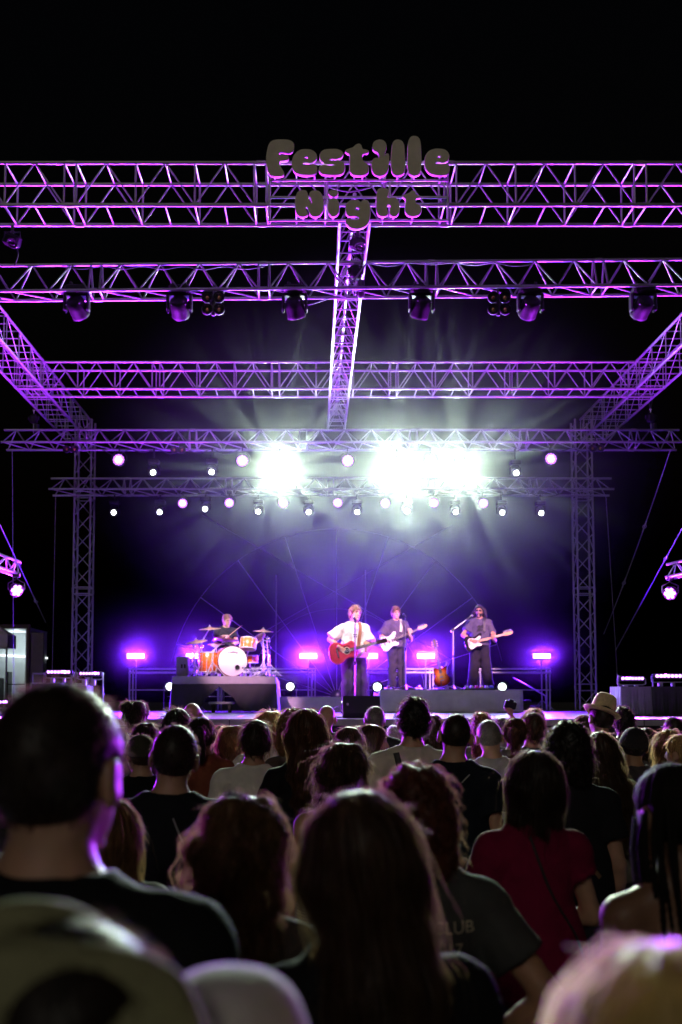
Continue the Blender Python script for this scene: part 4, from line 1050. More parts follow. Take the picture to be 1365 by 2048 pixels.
def solid(name, label, px, py, Y, tilt, col, pg, neck_len, bass):
    p = at(px, py, Y); bm_ = mat(name + '_paint', col, **GLOSS)
    head = [(0, -.021), (.03, -.035), (.10, -.045), (.19, -.03), (.215, .0), (.20, .035), (.17, .025), (.08, .03), (.02, .045), (0, .021)]
    t, hx, hd = guitar(name, label, (p.x, Y, p.z), tilt, off_out, .045, bm_, neck_len, head, board_m=MAPLE if not bass else ROSEW)
    pgo = [(x * .72 + .02, z * .70 - .01) for x, z in off_out]
    MB().prism(catmull(pgo, 4), -.0265, -.0232).build('pickguard', mat(name + '_pickguard', pg, .35, 0, .04), t)
    for x in ((-.01, .05, .11) if not bass else (.0, .07)):
        MB().box((x, -.0285, 0), (.022, .006, .075), bev=.003).build('pickup', HEADM if not bass else BLACK, t)
    MB().box((-.10, -.029, 0), (.04, .01, .08), bev=.003).build('bridge', STEEL, t)
    for k in range(3 if not bass else 2): MB().cyl((-.06 - .03 * k, -.026, -.09 + .012 * k), (-.06 - .03 * k, -.042, -.09 + .012 * k), .010, n=10).build('knob', HEADM if not bass else STEEL, t)
    for k in range(6 if not bass else 4):
        xx = hx + .025 + (.030 if not bass else .045) * k
        MB().cyl((xx, -.02, .03), (xx, -.02, .055), .005, n=6).ell((xx, -.02, .062), (.010, .005, .010), 8, 5).build('tuning_peg', STEEL, t)
    return t
solid('bass_guitar', 'white solid-body bass held by the player in the dark tee', 779, 1284, BY - .20, 24, (.72, .76, .74), (.70, .70, .66), .52, True)
solid('electric_guitar', 'black electric guitar with a cream pickguard and maple neck', 948, 1285, GY - .20, 15, (.014, .014, .016), (.70, .66, .55), .50, False)
# sunburst guitar on a stand
sb = [(-.20, 0), (-.19, .10), (-.13, .17), (-.04, .165), (.02, .125), (.07, .115), (.13, .135), (.19, .13), (.205, .09), (.165, .04), (.16, 0), (.165, -.04), (.205, -.09), (.19, -.13), (.13, -.135), (.07, -.115), (.02, -.125), (-.04, -.165), (-.13, -.17), (-.19, -.10)]
SB = mat('sunburst_lacquer', (.75, .22, .03), .16, 0, .1, 5, coat=.6)
n_ = SB.node_tree.nodes; l_ = SB.node_tree.links
tc_ = n_.new('ShaderNodeTexCoord'); le = n_.new('ShaderNodeVectorMath'); le.operation = 'LENGTH'; sc_ = n_.new('ShaderNodeVectorMath'); sc_.operation = 'MULTIPLY'; sc_.inputs[1].default_value = (4.6, 0, 5.6)
cr_ = n_.new('ShaderNodeValToRGB'); e_ = cr_.color_ramp.elements
e_[0].position = .35; e_[0].color = (.80, .38, .06, 1); e_[1].position = .95; e_[1].color = (.10, .015, .008, 1); k_ = e_.new(.68); k_.color = (.55, .09, .02, 1)
l_.new(tc_.outputs['Object'], sc_.inputs[0]); l_.new(sc_.outputs[0], le.inputs[0]); l_.new(le.outputs['Value'], cr_.inputs['Fac']); l_.new(cr_.outputs['Color'], n_['Principled BSDF'].inputs['Base Color'])
p = at(883, 1355, 20.95)
t, hx, hd = guitar('semi_hollow_guitar', 'sunburst semi-hollow guitar resting upright on a stand', (p.x, 20.95, p.z + .02), 101, sb, .05, SB, .46, ahead, neck_m=ROSEW, lean=0)
for s in (-1, 1):
    MB().prism(catmull([(-.06, s * .085), (.0, s * .092), (.06, s * .085), (.0, s * .10)], 4), -.0275, -.0252).build('f_hole', BLACK, t)
for x in (-.01, .09): MB().box((x, -.03, 0), (.036, .008, .07), bev=.003).build('pickup', STEEL, t)
MB().box((-.08, -.03, 0), (.02, .012, .075), bev=.003).build('bridge', STEEL, t)
for k in range(3):
    for s in (-1, 1): MB().ell((hx + .04 + .05 * k, -.02, s * .052), (.011, .006, .012), 8, 5).build('tuning_peg', HEADM, t)
t = empty('guitar_stand', (p.x - .01, 21.0, RZT), label='thin stand under the sunburst guitar', cat='guitar stand')
for k in range(3):
    a = R(-90 + 120 * k); rod('leg', (0, 0, .28), (.22 * math.cos(a), .22 * math.sin(a), .01), .010, BLKMETAL, t)
MB().path([(-.1, -.10, .06), (-.1, .02, .06), (0, .03, .09), (.1, .02, .06), (.1, -.10, .06)], .009, 6).build('cradle', BLKMETAL, t)
rod('tube', (0, .03, .25), (-.06, .06, .72), .010, BLKMETAL, t)

# ------------------------------------------------------------------ left background: lit cabin with a canopy in front
CY = 30.0
a, b = at(-60, 1258, CY), at(52, 1258, CY); gz = 0
t = empty('backstage_cabin', ((a.x + b.x) / 2, CY, 0), label='lit white-walled backstage cabin at the left edge', cat='cabin')
cw = b.x - a.x; chh = a.z
WALLW = mat('cabin_wall_white', (.72, .76, .78), .6, 0, .05, 3)
MB().box((0, 2.2, chh / 2), (cw + .1, .06, chh)).build('rear_wall', WALLW, t)
MB().box((0, 1.1, chh + .03), (cw + .1, 2.3, .06)).build('roof', WALLW, t)
MB().box((-cw / 2 - .08, 1.1, chh / 2), (.06, 2.2, chh)).build('side_wall', WALLW, t)
MB().box((cw / 2 + .03, 1.1, chh / 2), (.05, 2.2, chh)).build('side_wall', WALLW, t)
DKRED = mat('cabin_trim_dark', (.05, .02, .035), .6, 0, .1)
MB().box((cw / 2 + .10, -.03, chh / 2), (.10, .08, chh + .12), bev=.02).build('front_post', DKRED, t)
MB().box((0, -.03, chh + .08), (cw + .3, .08, .12), bev=.02).build('front_beam', DKRED, t)
MB().box((cw / 2 + .34, .05, chh / 2 - .06), (.40, .06, chh - .1), bev=.01).build('door_leaf', mat('cabin_door', (.12, .09, .12), .6, 0, .1), t)
MB().box((.2, 2.1, chh - .75), (cw * .9, .05, .05), Euler((0, .06, 0)).to_matrix()).build('light_tube', emis('cabin_tube', (.9, 1.0, 1.0), 2), t)
lamp('POINT', 'cabin_light', (t.location.x + .2, CY + 1.2, chh - .35), (0, 0, 0), (.85, 1.0, 1.0), 18, t, radius=.1)
MB().box((.35, 1.7, chh - 1.65), (1.0, .4, .03)).box((.35, 1.7, chh - 2.3), (1.0, .4, .03)).box((-.13, 1.7, chh - 2.0), (.04, .4, 1.5)).box((.8, 1.7, chh - 2.0), (.04, .4, 1.5)).build('shelf', BLKMETAL, t)
MB().box((-.5, 1.3, chh - 2.2), (.5, .5, 1.5), bev=.02).build('cupboard', mat('cupboard_dark', (.02, .02, .022), .6), t)
CA = at(-40, 1270, 27); CB = at(20, 1270, 27)
t = empty('canopy_tent', ((CA.x + CB.x) / 2, 27.2, 0), label='small canopy with a purple-lit valance at the left edge', cat='tent')
w2 = (CB.x - CA.x) / 2
MB().add([(-w2, -.4, CA.z - .35), (w2, -.4, CA.z - .35), (w2, -.4, CA.z), (-w2, -.4, CA.z), (-w2, .4, CA.z - .35), (w2, .4, CA.z - .35), (w2, .4, CA.z), (-w2, .4, CA.z), (0, 0, CA.z + .3)],
         [(0, 1, 2, 3), (1, 5, 6, 2), (5, 4, 7, 6), (4, 0, 3, 7), (3, 2, 8), (2, 6, 8), (6, 7, 8), (7, 3, 8)]).build('canopy', mat('canopy_cloth', (.5, .45, .5), .8, 0, .08), t)
for sx in (-1, 1): rod('leg', (sx * w2 * .95, -.38, 0), (sx * w2 * .95, -.38, CA.z - .3), .025, ALU, t)
# ------------------------------------------------------------------ figures: one continuous surface from a signed distance field
F32 = np.float32
def V3(*a): return np.array(a, F32)
def cap(P, a, b, ra, rb):
    a = np.asarray(a, F32); b = np.asarray(b, F32); ba = b - a; pa = P - a
    t = np.clip((pa @ ba) / max(float(ba @ ba), 1e-9), 0, 1)
    return np.linalg.norm(pa - t[:, None] * ba, axis=1) - (ra + (rb - ra) * t)
def ell(P, c, r):
    q = (P - np.asarray(c, F32)) / np.asarray(r, F32); k0 = np.linalg.norm(q, axis=1); k1 = np.linalg.norm(q / np.asarray(r, F32), axis=1)
    return k0 * (k0 - 1) / np.maximum(k1, 1e-6)
def smin(a, b, k):
    h = np.clip(.5 + .5 * (b - a) / k, 0, 1); return b * (1 - h) + a * h - k * h * (1 - h)
def smax(a, b, k): return -smin(-a, -b, k)
def wob(P, amp, f, ph=0.0):
    return amp * (np.sin(P[:, 0] * f + 1.3 * np.sin(P[:, 2] * f * .7 + ph)) * np.sin(P[:, 2] * f * .8 + P[:, 1] * f * .6 + ph) + .5 * np.sin(P[:, 0] * f * 1.9 + P[:, 2] * f * 1.4 + 2 * ph))

def nets(Fn, lo, hi, h):
    """naive surface nets on a regular grid -> verts, quads"""
    ax = [np.arange(l, u + h, h, dtype=F32) for l, u in zip(lo, hi)]
    nx, ny, nz = map(len, ax)
    G = np.stack(np.meshgrid(*ax, indexing='ij'), -1).reshape(-1, 3)
    val = Fn(G).reshape(nx, ny, nz).astype(F32)
    S = val < 0
    cs = np.zeros((nx - 1, ny - 1, nz - 1), np.int8)
    cor = [(i, j, k) for i in (0, 1) for j in (0, 1) for k in (0, 1)]
    for i, j, k in cor: cs += S[i:nx - 1 + i, j:ny - 1 + j, k:nz - 1 + k]
    act = np.argwhere((cs > 0) & (cs < 8))
    idx = -np.ones(cs.shape, np.int32); idx[tuple(act.T)] = np.arange(len(act))
    acc = np.zeros((len(act), 3), F32); cnt = np.zeros(len(act), F32)
    for a in cor:
        for d in range(3):
            if a[d]: continue
            b = list(a); b[d] = 1
            v0 = val[act[:, 0] + a[0], act[:, 1] + a[1], act[:, 2] + a[2]]; v1 = val[act[:, 0] + b[0], act[:, 1] + b[1], act[:, 2] + b[2]]
            m = (v0 < 0) != (v1 < 0)
            t = np.where(m, v0 / np.where(m, v0 - v1, 1), 0)
            p = np.tile(np.array(a, F32), (len(act), 1)); p[:, d] += t
            acc += p * m[:, None]; cnt += m
    V = (act + acc / cnt[:, None]) * h + np.array(lo, F32)
    Q = []
    for d in range(3):
        u, w = (d + 1) % 3, (d + 2) % 3
        sl0 = [slice(None)] * 3; sl1 = [slice(None)] * 3; sl0[d] = slice(0, -1); sl1[d] = slice(1, None)
        A, B = S[tuple(sl0)], S[tuple(sl1)]
        e = np.argwhere(A != B)
        ok = (e[:, u] > 0) & (e[:, w] > 0) & (e[:, u] < val.shape[u] - 1) & (e[:, w] < val.shape[w] - 1)
        e = e[ok]
        if not len(e): continue
        flip = A[tuple(e.T)]
        def cell(du, dw): c = e.copy(); c[:, u] += du; c[:, w] += dw; return idx[tuple(c.T)]
        q = np.stack([cell(-1, -1), cell(0, -1), cell(0, 0), cell(-1, 0)], 1)
        q = np.where(flip[:, None], q, q[:, ::-1]); Q.append(q)
    return V, np.concatenate(Q) if Q else np.zeros((0, 4), int)

def np_mesh(name, parts, mats=(None,), smooth=True):
    """parts = [(verts, quads, material index)]"""
    Vs, Qs, Ms = [], [], []; o = 0
    for V, Q, mi in parts:
        Vs.append(V); Qs.append(Q + o); Ms.append(np.full(len(Q), mi, np.int32)); o += len(V)
    V = np.concatenate(Vs).astype(F32); Q = np.concatenate(Qs).astype(np.int32); Mi = np.concatenate(Ms)
    me = bpy.data.meshes.new(name)
    me.vertices.add(len(V)); me.vertices.foreach_set('co', V.ravel())
    me.loops.add(Q.size); me.loops.foreach_set('vertex_index', Q.ravel())
    me.polygons.add(len(Q)); me.polygons.foreach_set('loop_start', np.arange(0, Q.size, 4, dtype=np.int32)); me.polygons.foreach_set('loop_total', np.full(len(Q), 4, np.int32))
    for m in mats: me.materials.append(m)
    me.polygons.foreach_set('use_smooth', np.full(len(Q), smooth)); me.polygons.foreach_set('material_index', Mi)
    me.update(); me.validate(); return me

# -------- body in a standard size: 1.75 m tall, facing +Y, x to the figure's right
HC = V3(0, .012, 1.632)        # head centre
def pose_std(sex):
    w = .178 if sex == 'm' else .155
    P = dict(sho=(w, -.015, 1.395), elb=(w + .052, -.03, 1.125), wri=(w + .06, .04, .905), hip=(.088, 0, .93), kne=(.095, .015, .50), ank=(.10, -.02, .085), toe=(.115, .13, .03))
    return {k + s: V3(v[0] * (1 if s == 'R' else -1), v[1], v[2]) for k, v in P.items() for s in 'RL'}
def head_rot(hy, hp, hr): return np.array(Euler((R(hp), R(hr), R(hy))).to_matrix(), F32)
class Fig:
    def __init__(s, sex='m', joints=None, hy=0, hp=0, hr=0, lean=0.0, girth=1.0):
        s.sex = sex; s.J = pose_std(sex)
        for k, v in (joints or {}).items(): s.J[k] = V3(*v)
        s.HR = head_rot(hy, hp, hr); s.g = girth
        s.nb = V3(0, -.02, 1.475); s.hc = s.nb + s.HR @ (HC - s.nb)
    def torso(s, P, o=0.0):
        m = s.sex == 'm'; g = s.g
        cw = (.158 if m else .138) * g
        d = ell(P, (0, -.005, 1.29), (cw + o, (.112 if m else .104) * g + o, .205 + o))
        d = smin(d, ell(P, (0, 0, 1.10), ((.142 if m else .122) * g + o, .10 * g + o, .16 + o)), .06)
        d = smin(d, ell(P, (0, -.005, .955), ((.155 if m else .168) * g + o, .115 * g + o, .13 + o)), .06)
        if not m: d = smin(d, ell(P, (0, .06, 1.27), (.125 + o, .075 + o, .075 + o)), .03)
        for k in 'RL':
            sh = s.J['sho' + k]
            d = smin(d, cap(P, (sh[0] * .2, -.03, 1.478), sh * V3(.88, 1, 1) + V3(0, -.005, .008), .043 + o, (.046 if m else .040) + o), .045)
            d = smin(d, ell(P, sh, ((.058 if m else .049) + o,) * 3), .04)
        return d
    def arm(s, P, k, o=0.0, lim=None, k2=.03):
        m = 1.0 if s.sex == 'm' else .84
        a, b, c = s.J['sho' + k], s.J['elb' + k], s.J['wri' + k]
        d = cap(P, a, b, .051 * m + o, .041 * m + o)
        return smin(d, smin(cap(P, b, b + (c - b) * .35, .041 * m + o, .042 * m + o), cap(P, b + (c - b) * .35, c, .042 * m + o, .027 * m + o), .02), .02)
    def legs(s, P, o=0.0, flare=0.0):
        d = None
        for k in 'RL':
            h, kn, an = s.J['hip' + k], s.J['kne' + k], s.J['ank' + k]
            e = smin(cap(P, h, kn, .088 * s.g + o, .058 + o + flare * .4), cap(P, kn, an, .057 + o + flare * .4, .038 + o + flare), .03)
            d = e if d is None else smin(d, e, .02)
        return d
    def head(s, P):
        q = (P - s.hc) @ s.HR
        m = s.sex == 'm'
        d = ell(q, (0, -.012, .022), (.077, .097, .096))
        d = smin(d, ell(q, (0, .030, -.045), (.057 if m else .053, .062, .078)), .035)
        d = smin(d, cap(q, (0, .088, .012), (0, .106, -.026), .009, .014), .014)           # nose
        d = smin(d, ell(q, (0, .078, .036), (.05, .018, .010)), .015)                        # brow
        d = smin(d, ell(q, (0, .088, -.066), (.024, .012, .009)), .012)                      # lips
        d = smin(d, ell(q, (0, .078, -.103), (.026, .02, .018)), .02)                        # chin
        for x in (-1, 1):
            d = smax(d, -ell(q, (x * .031, .098, .012), (.017, .014, .010)), .008)           # eye sockets
            e = smax(ell(q, (x * .086, -.014, -.008), (.013, .025, .036)), -ell(q, (x * .100, -.004, -.004), (.010, .013, .022)), .006)
            d = smin(d, e, .008)
        return d
    def neck(s, P):
        r = .057 if s.sex == 'm' else .047
        return cap(P, s.nb + V3(0, 0, -.04), s.hc + s.HR @ V3(0, -.02, -.05), r * 1.08, r)
    def hand(s, k, curl=.6, h=.0055, dirv=None, palm=None):
        """palm, four fingers and a thumb, rooted in the wrist"""
        w = s.J['wri' + k]; e = s.J['elb' + k]
        d = V3(*dirv) if dirv is not None else (w - e); d = d / np.linalg.norm(d)
        pn = V3(*(palm or (0, 1, 0))); pn = pn - d * float(pn @ d); pn /= np.linalg.norm(pn)    # palm faces this way
        sd = np.cross(d, pn); sd /= np.linalg.norm(sd)
        if (k == 'R') == (float(sd @ V3(0, 1, 0)) < 0): pass
        o = w
        prims = []
        for i in range(4):
            b0 = o + d * .085 + sd * ((i - 1.5) * .020)
            L = (.070, .080, .075, .058)[i]
            c1 = d * math.cos(curl) + pn * math.sin(curl); c2 = d * math.cos(curl * 2) + pn * math.sin(curl * 2)
            m1 = b0 + c1 * L * .5; m2 = m1 + c2 * L * .5
            prims += [(o + sd * ((i - 1.5) * .012) + d * .02, b0, .014, .0105), (b0, m1, .0098, .0088), (m1, m2, .0088, .0075)]
        t0 = o + d * .03 + sd * -.028; t1 = t0 + d * .03 + sd * -.022 + pn * .012; t2 = t1 + d * .034 + pn * .012
        prims += [(o + d * .01, t0, .016, .013), (t0, t1, .0125, .010), (t1, t2, .010, .008), (o - d * .03, o + d * .02, .026 * (1 if s.sex == 'm' else .86), .022)]
        def Fn(P):
            r = None
            for a, b, ra, rb in prims:
                q = cap(P, a, b, ra, rb); r = q if r is None else smin(r, q, .006)
            return r
        pts = np.array([p for q in prims for p in q[:2]]); return nets(Fn, pts.min(0) - .03, pts.max(0) + .03, h)
    def body(s, P):
        d = s.torso(P)
        d = smin(d, s.neck(P), .035)
        for k in 'RL': d = smin(d, s.arm(P, k), .025)
        d = smin(d, s.legs(P), .05)
        for k in 'RL': d = smin(d, cap(P, s.J['ank' + k] + V3(0, -.02, -.02), s.J['toe' + k], .045, .032), .03)
        return d
    def box(s, pad=.12):
        pts = np.array(list(s.J.values())); lo = pts.min(0) - pad; hi = pts.max(0) + pad
        lo[1] = min(lo[1], -.19); hi[1] = max(hi[1], .2); lo[0] = min(lo[0], -.25); hi[0] = max(hi[0], .25); hi[2] = max(hi[2], 1.60); lo[2] = -.03
        return lo, hi
    # ---- clothes as closed surfaces just outside the body
    def shirt_f(s, o=.014, sleeve=.55, hem=.86, neck=1.488, tank=False, wr=.004, ph=0.0, loose=.02, tuck=False, slope=.30):
        J = s.J
        def Fn(P):
            oo = o
            d = s.torso(P, oo)
            # looser towards the hem
            belly = ell(P, (0, 0, 1.02), ((.165 if s.sex == 'm' else .16) * s.g + oo + loose, .118 * s.g + oo + loose, .26))
            d = smin(d, belly, .08)
            if not tank:
                for k in 'RL':
                    a, b, c = J['sho' + k], J['elb' + k], J['wri' + k]
                    m = 1.0 if s.sex == 'm' else .86
                    if sleeve <= 1:
                        e = a + (b - a) * sleeve; u = (b - a) / np.linalg.norm(b - a)
                        arm = cap(P, a, e + u * .06, .054 * m + oo, .05 * m + oo + loose * .9)
                        arm = smax(arm, (P - e) @ u, .008)
                    else:
                        arm = smin(cap(P, a, b, .054 * m + oo, .046 * m + oo), cap(P, b, b + (c - b) * (sleeve - 1), .046 * m + oo, .034 * m + oo), .02)
                    d = smin(d, arm, .03)
            d = d + wob(P, wr * .7, 26, ph) + wob(P, wr * .5, 55, ph + 1)
            u = P[:, 0] * 9 + P[:, 2] * 17 + 1.5 * np.sin(P[:, 0] * 11 + ph) + ph; w2 = -P[:, 0] * 10 + P[:, 2] * 15 + 1.3 * np.sin(P[:, 2] * 13 + ph)
            d = d - wr * 1.1 * (np.abs(np.sin(u)) ** 4 * (P[:, 0] > -.05) + np.abs(np.sin(w2)) ** 4 * (P[:, 0] < .05))
            nk = s.neck(P) - (.020 if not tank else .04)
            d = smax(d, -np.maximum(nk, (neck - .005 - slope * P[:, 1]) - P[:, 2]), .008)
            d = smax(d, P[:, 2] + slope * P[:, 1] - neck - .05, .01)
            d = smax(d, hem - P[:, 2], .01)
            if tank:
                d = smax(d, np.abs(P[:, 0]) - (.085 + .9 * np.clip(1.36 - P[:, 2], 0, .12) ** 1.2 * 1.6), .012)
                d = smax(d, -np.maximum(ell(P, (0, -.12, 1.50), (.062, .12, .12)), 0 * P[:, 0] - 1), .01)
            return d
        return Fn
    def trouser_f(s, o=.016, flare=.0, wr=.004, ph=0.0, top=1.0):
        def Fn(P):
            d = s.legs(P, o, flare)
            d = smin(d, ell(P, (0, -.005, .955), ((.155 if s.sex == 'm' else .168) * s.g + o, .115 * s.g + o, .13)), .04)
            d = d + wob(P, wr, 24, ph)
            d = smax(d, P[:, 2] - top, .008)
            lowz = min(float(s.J['ankR'][2]), float(s.J['ankL'][2])) - .045
            return smax(d, lowz - P[:, 2], .008)
        return Fn

def grad(Fn, p, e=.004):
    d0 = Fn(p); g = np.stack([Fn(p + V3(e, 0, 0)) - d0, Fn(p + V3(0, e, 0)) - d0, Fn(p + V3(0, 0, e)) - d0], 1)
    return d0, g / np.maximum(np.linalg.norm(g, axis=1, keepdims=True), 1e-6)

def strands(Fn, V, n, length, steps, width, rng, lift=.05, wave=.0, wfreq=5, fly=.06, rad=.35, curl=0.0, off=.006, down=1.0, swirl=0.0, out=0.0):
    """hair ribbons that follow the flow of the hair volume; a few stand off as flyaways"""
    p = V[rng.integers(0, len(V), n)].astype(F32); p = p + rng.normal(0, .004, p.shape).astype(F32)
    st = (length / steps * rng.uniform(.55, 1.25, n)).astype(F32)
    isf = rng.random(n) < fly
    offs = (rng.random(n) ** 2 * off).astype(F32)
    liftv = np.where(isf, lift + .22, lift * rng.uniform(.4, 1.6, n)).astype(F32)
    pts = [p]; ph = rng.uniform(0, 6.28, n); jit = rng.normal(0, 1, (n, 3)).astype(F32)
    for k in range(steps):
        d, nn = grad(Fn, p)
        r = p * V3(1, 1, 0); r = r / np.maximum(np.linalg.norm(r, axis=1, keepdims=True), .02)
        g = V3(0, 0, -down) + r * rad + (np.stack([-r[:, 1], r[:, 0], r[:, 2] * 0], 1) * swirl)
        t = g - nn * np.sum(g * nn, 1, keepdims=True)
        t = t / np.maximum(np.linalg.norm(t, axis=1, keepdims=True), .15) + nn * liftv[:, None]
        wv = np.sin(k / steps * wfreq * 6.28 + ph)[:, None] * np.cross(t, nn) * wave
        t = t + wv + jit * np.where(isf, .14, .05)[:, None] + rng.normal(0, .05, p.shape).astype(F32)
        t = t / np.maximum(np.linalg.norm(t, axis=1, keepdims=True), 1e-6)
        q = p + t * st[:, None]
        keep = np.where(isf, .15, .8) * (out == 0)
        dq = Fn(q); q = q - nn * ((dq - offs) * keep)[:, None] * (dq < .05)[:, None]
        p = q.astype(F32); pts.append(p)
    Pt = np.stack(pts, 1)                                     # n, steps+1, 3
    if curl > 0:
        a = rng.uniform(0, 6.28, n)[:, None] + np.arange(steps + 1)[None] * rng.uniform(1.1, 1.9, n)[:, None]
        u = jit / np.linalg.norm(jit, axis=1, keepdims=True); v = np.cross(u, V3(0, 0, 1)); v /= np.maximum(np.linalg.norm(v, axis=1, keepdims=True), 1e-3); w2 = np.cross(u, v)
        rr = curl * np.minimum(np.arange(steps + 1) / 2, 1)[None, :, None]
        Pt = Pt + rr * (np.cos(a)[..., None] * v[:, None] + np.sin(a)[..., None] * w2[:, None])
    return ribbons(Pt, width, rng)
def ribbons(Pt, width, rng):
    n, s1, _ = Pt.shape
    T = np.gradient(Pt, axis=1); T /= np.maximum(np.linalg.norm(T, axis=2, keepdims=True), 1e-6)
    ref = rng.normal(0, 1, (n, 1, 3)); sd = np.cross(T, ref); sd /= np.maximum(np.linalg.norm(sd, axis=2, keepdims=True), 1e-6)
    w = width * .5 * (1 - .85 * (np.arange(s1) / (s1 - 1)) ** 1.5)[None, :, None] * rng.uniform(.6, 1.3, (n, 1, 1))
    Vv = np.stack([Pt - sd * w, Pt + sd * w], 2).reshape(-1, 3).astype(F32)
    b = (np.arange(n) * s1 * 2)[:, None] + (np.arange(s1 - 1) * 2)[None]
    Q = np.stack([b, b + 1, b + 3, b + 2], -1).reshape(-1, 4)
    return Vv, Q

# -------- hair volumes in head space (origin at head centre, facing +Y)
def cutface(d, p, lvl=.0116, nape=-.085, k=.012, ears=True):
    d = smax(d, .75 * p[:, 1] - .66 * p[:, 2] - lvl, k)
    if ears:
        q = np.abs(p) * V3(1, 0, 0) + p * V3(0, 1, 1); d = smax(d, -ell(q, (.095, -.008, -.014), (.034, .030, .046)), .008)
        d = smax(d, -ell(q, (.105, -.035, -.085), (.05, .045, .045)), .012)      # tapered nape corners
    return smax(d, nape - p[:, 2] - .2 * (p[:, 1] + .09), k)
def H_cap(t, tz=None, nape=-.085, lvl=.0116, noise=0.0, f=60):
    def Fn(p):
        d = ell(p, (0, -.012, .022), (.077 + t, .097 + t, .096 + (tz if tz is not None else t)))
        if noise: d = d + wob(p, noise, f)
        return cutface(d, p, lvl, nape)
    return Fn
def H_long(L, w=.098, dep=.050, t=.015, fall=-.085, taper=.8, noise=.004, yb=-.035):
    def Fn(p):
        d = ell(p, (0, -.014, .018), (.077 + t, .097 + t, .098 + t))
        d = smax(d, .75 * p[:, 1] - .66 * p[:, 2] - .014, .012)
        k = dep / w; q = p * V3(k, 1, 1)
        if L < .3: b = cap(q, (0, yb - .01, -.02), (0, fall, -L), dep, dep * taper)
        else:
            b = smin(cap(q, (0, yb - .01, -.02), (0, -.105, -.19), dep, dep * .8), cap(q, (0, -.105, -.19), (0, -.150, -.31), dep * .8, dep * .62), .03)
            b = smin(b, cap(q, (0, -.150, -.31), (0, -.150, -L), dep * .62, dep * .5), .03)
        b = smax(b, p[:, 1] - .055, .02)
        return smin(d, b, .05) + wob(p, noise, 40)
    return Fn
def H_pony(t=.012, L=.20, bun=False, back=-.125, up=.045, r=.03, side=0):
    def Fn(p):
        d = cutface(ell(p, (0, -.012, .022), (.077 + t, .097 + t, .096 + t)), p, nape=-.075)
        if bun: b = ell(p, (side, back * .72 - .015, up + .03), (.05, .047, .045)) + wob(p, .006, 70)
        else: b = smin(cap(p, (side, back * .8, up), (side, back - .03, up - .02), r * .8, r * 1.15), cap(p, (side, back - .03, up - .02), (side * 1.3, back - .01, up - L), r * 1.15, r * .5), .02)
        return smin(d, b, .015) + wob(p, .003, 50)
    return Fn
def H_curly(t=.03, tz=.04, shoulder=0.0):
    def Fn(p):
        d = ell(p, (0, -.012, .026), (.077 + t, .097 + t, .096 + tz)) + wob(p, .007, 75) + wob(p, .005, 130, 2)
        d = cutface(d, p, .022, -.075 if not shoulder else -.3, ears=not shoulder)
        if shoulder:
            b = ell(p, (0, -.045, -.085), (.112, .08, .10 + shoulder)) + wob(p, .008, 60)
            d = smin(d, smax(b, p[:, 1] - .05, .02), .05)
        return d
    return Fn

HAIRCOL = {'black': (.008, .006, .005), 'dark': (.016, .009, .006), 'brown': (.040, .020, .010), 'chestnut': (.060, .022, .010), 'auburn': (.075, .020, .010), 'light': (.14, .075, .032),
           'blond': (.28, .17, .075), 'grey': (.12, .11, .10), 'white': (.45, .42, .36), 'warm': (.085, .045, .019), 'platinum': (.64, .44, .17), 'pale': (.58, .47, .30), 'fairish': (.22, .145, .075)}
SKIN = {'fair': (.42, .235, .155), 'stage': (.56, .33, .23), 'tan': (.36, .19, .11), 'brown': (.20, .10, .06), 'dark': (.09, .045, .028)}  # fair is darkened to keep the crowd dim; stage is its brighter copy
HALO = {'buzz': (0, 0), 'crop': (250, .02), 'short': (350, .035), 'spiky': (350, .05), 'curly': (500, .045), 'blondcurls': (300, .03), 'bigcurly': (800, .07), 'long': (700, .05), 'wavy': (1000, .055), 'verylong': (900, .08),
        'bob': (550, .055), 'messybob': (1100, .09), 'loose': (1100, .08), 'pony': (500, .05), 'bun': (600, .05), 'updo': (900, .06)}
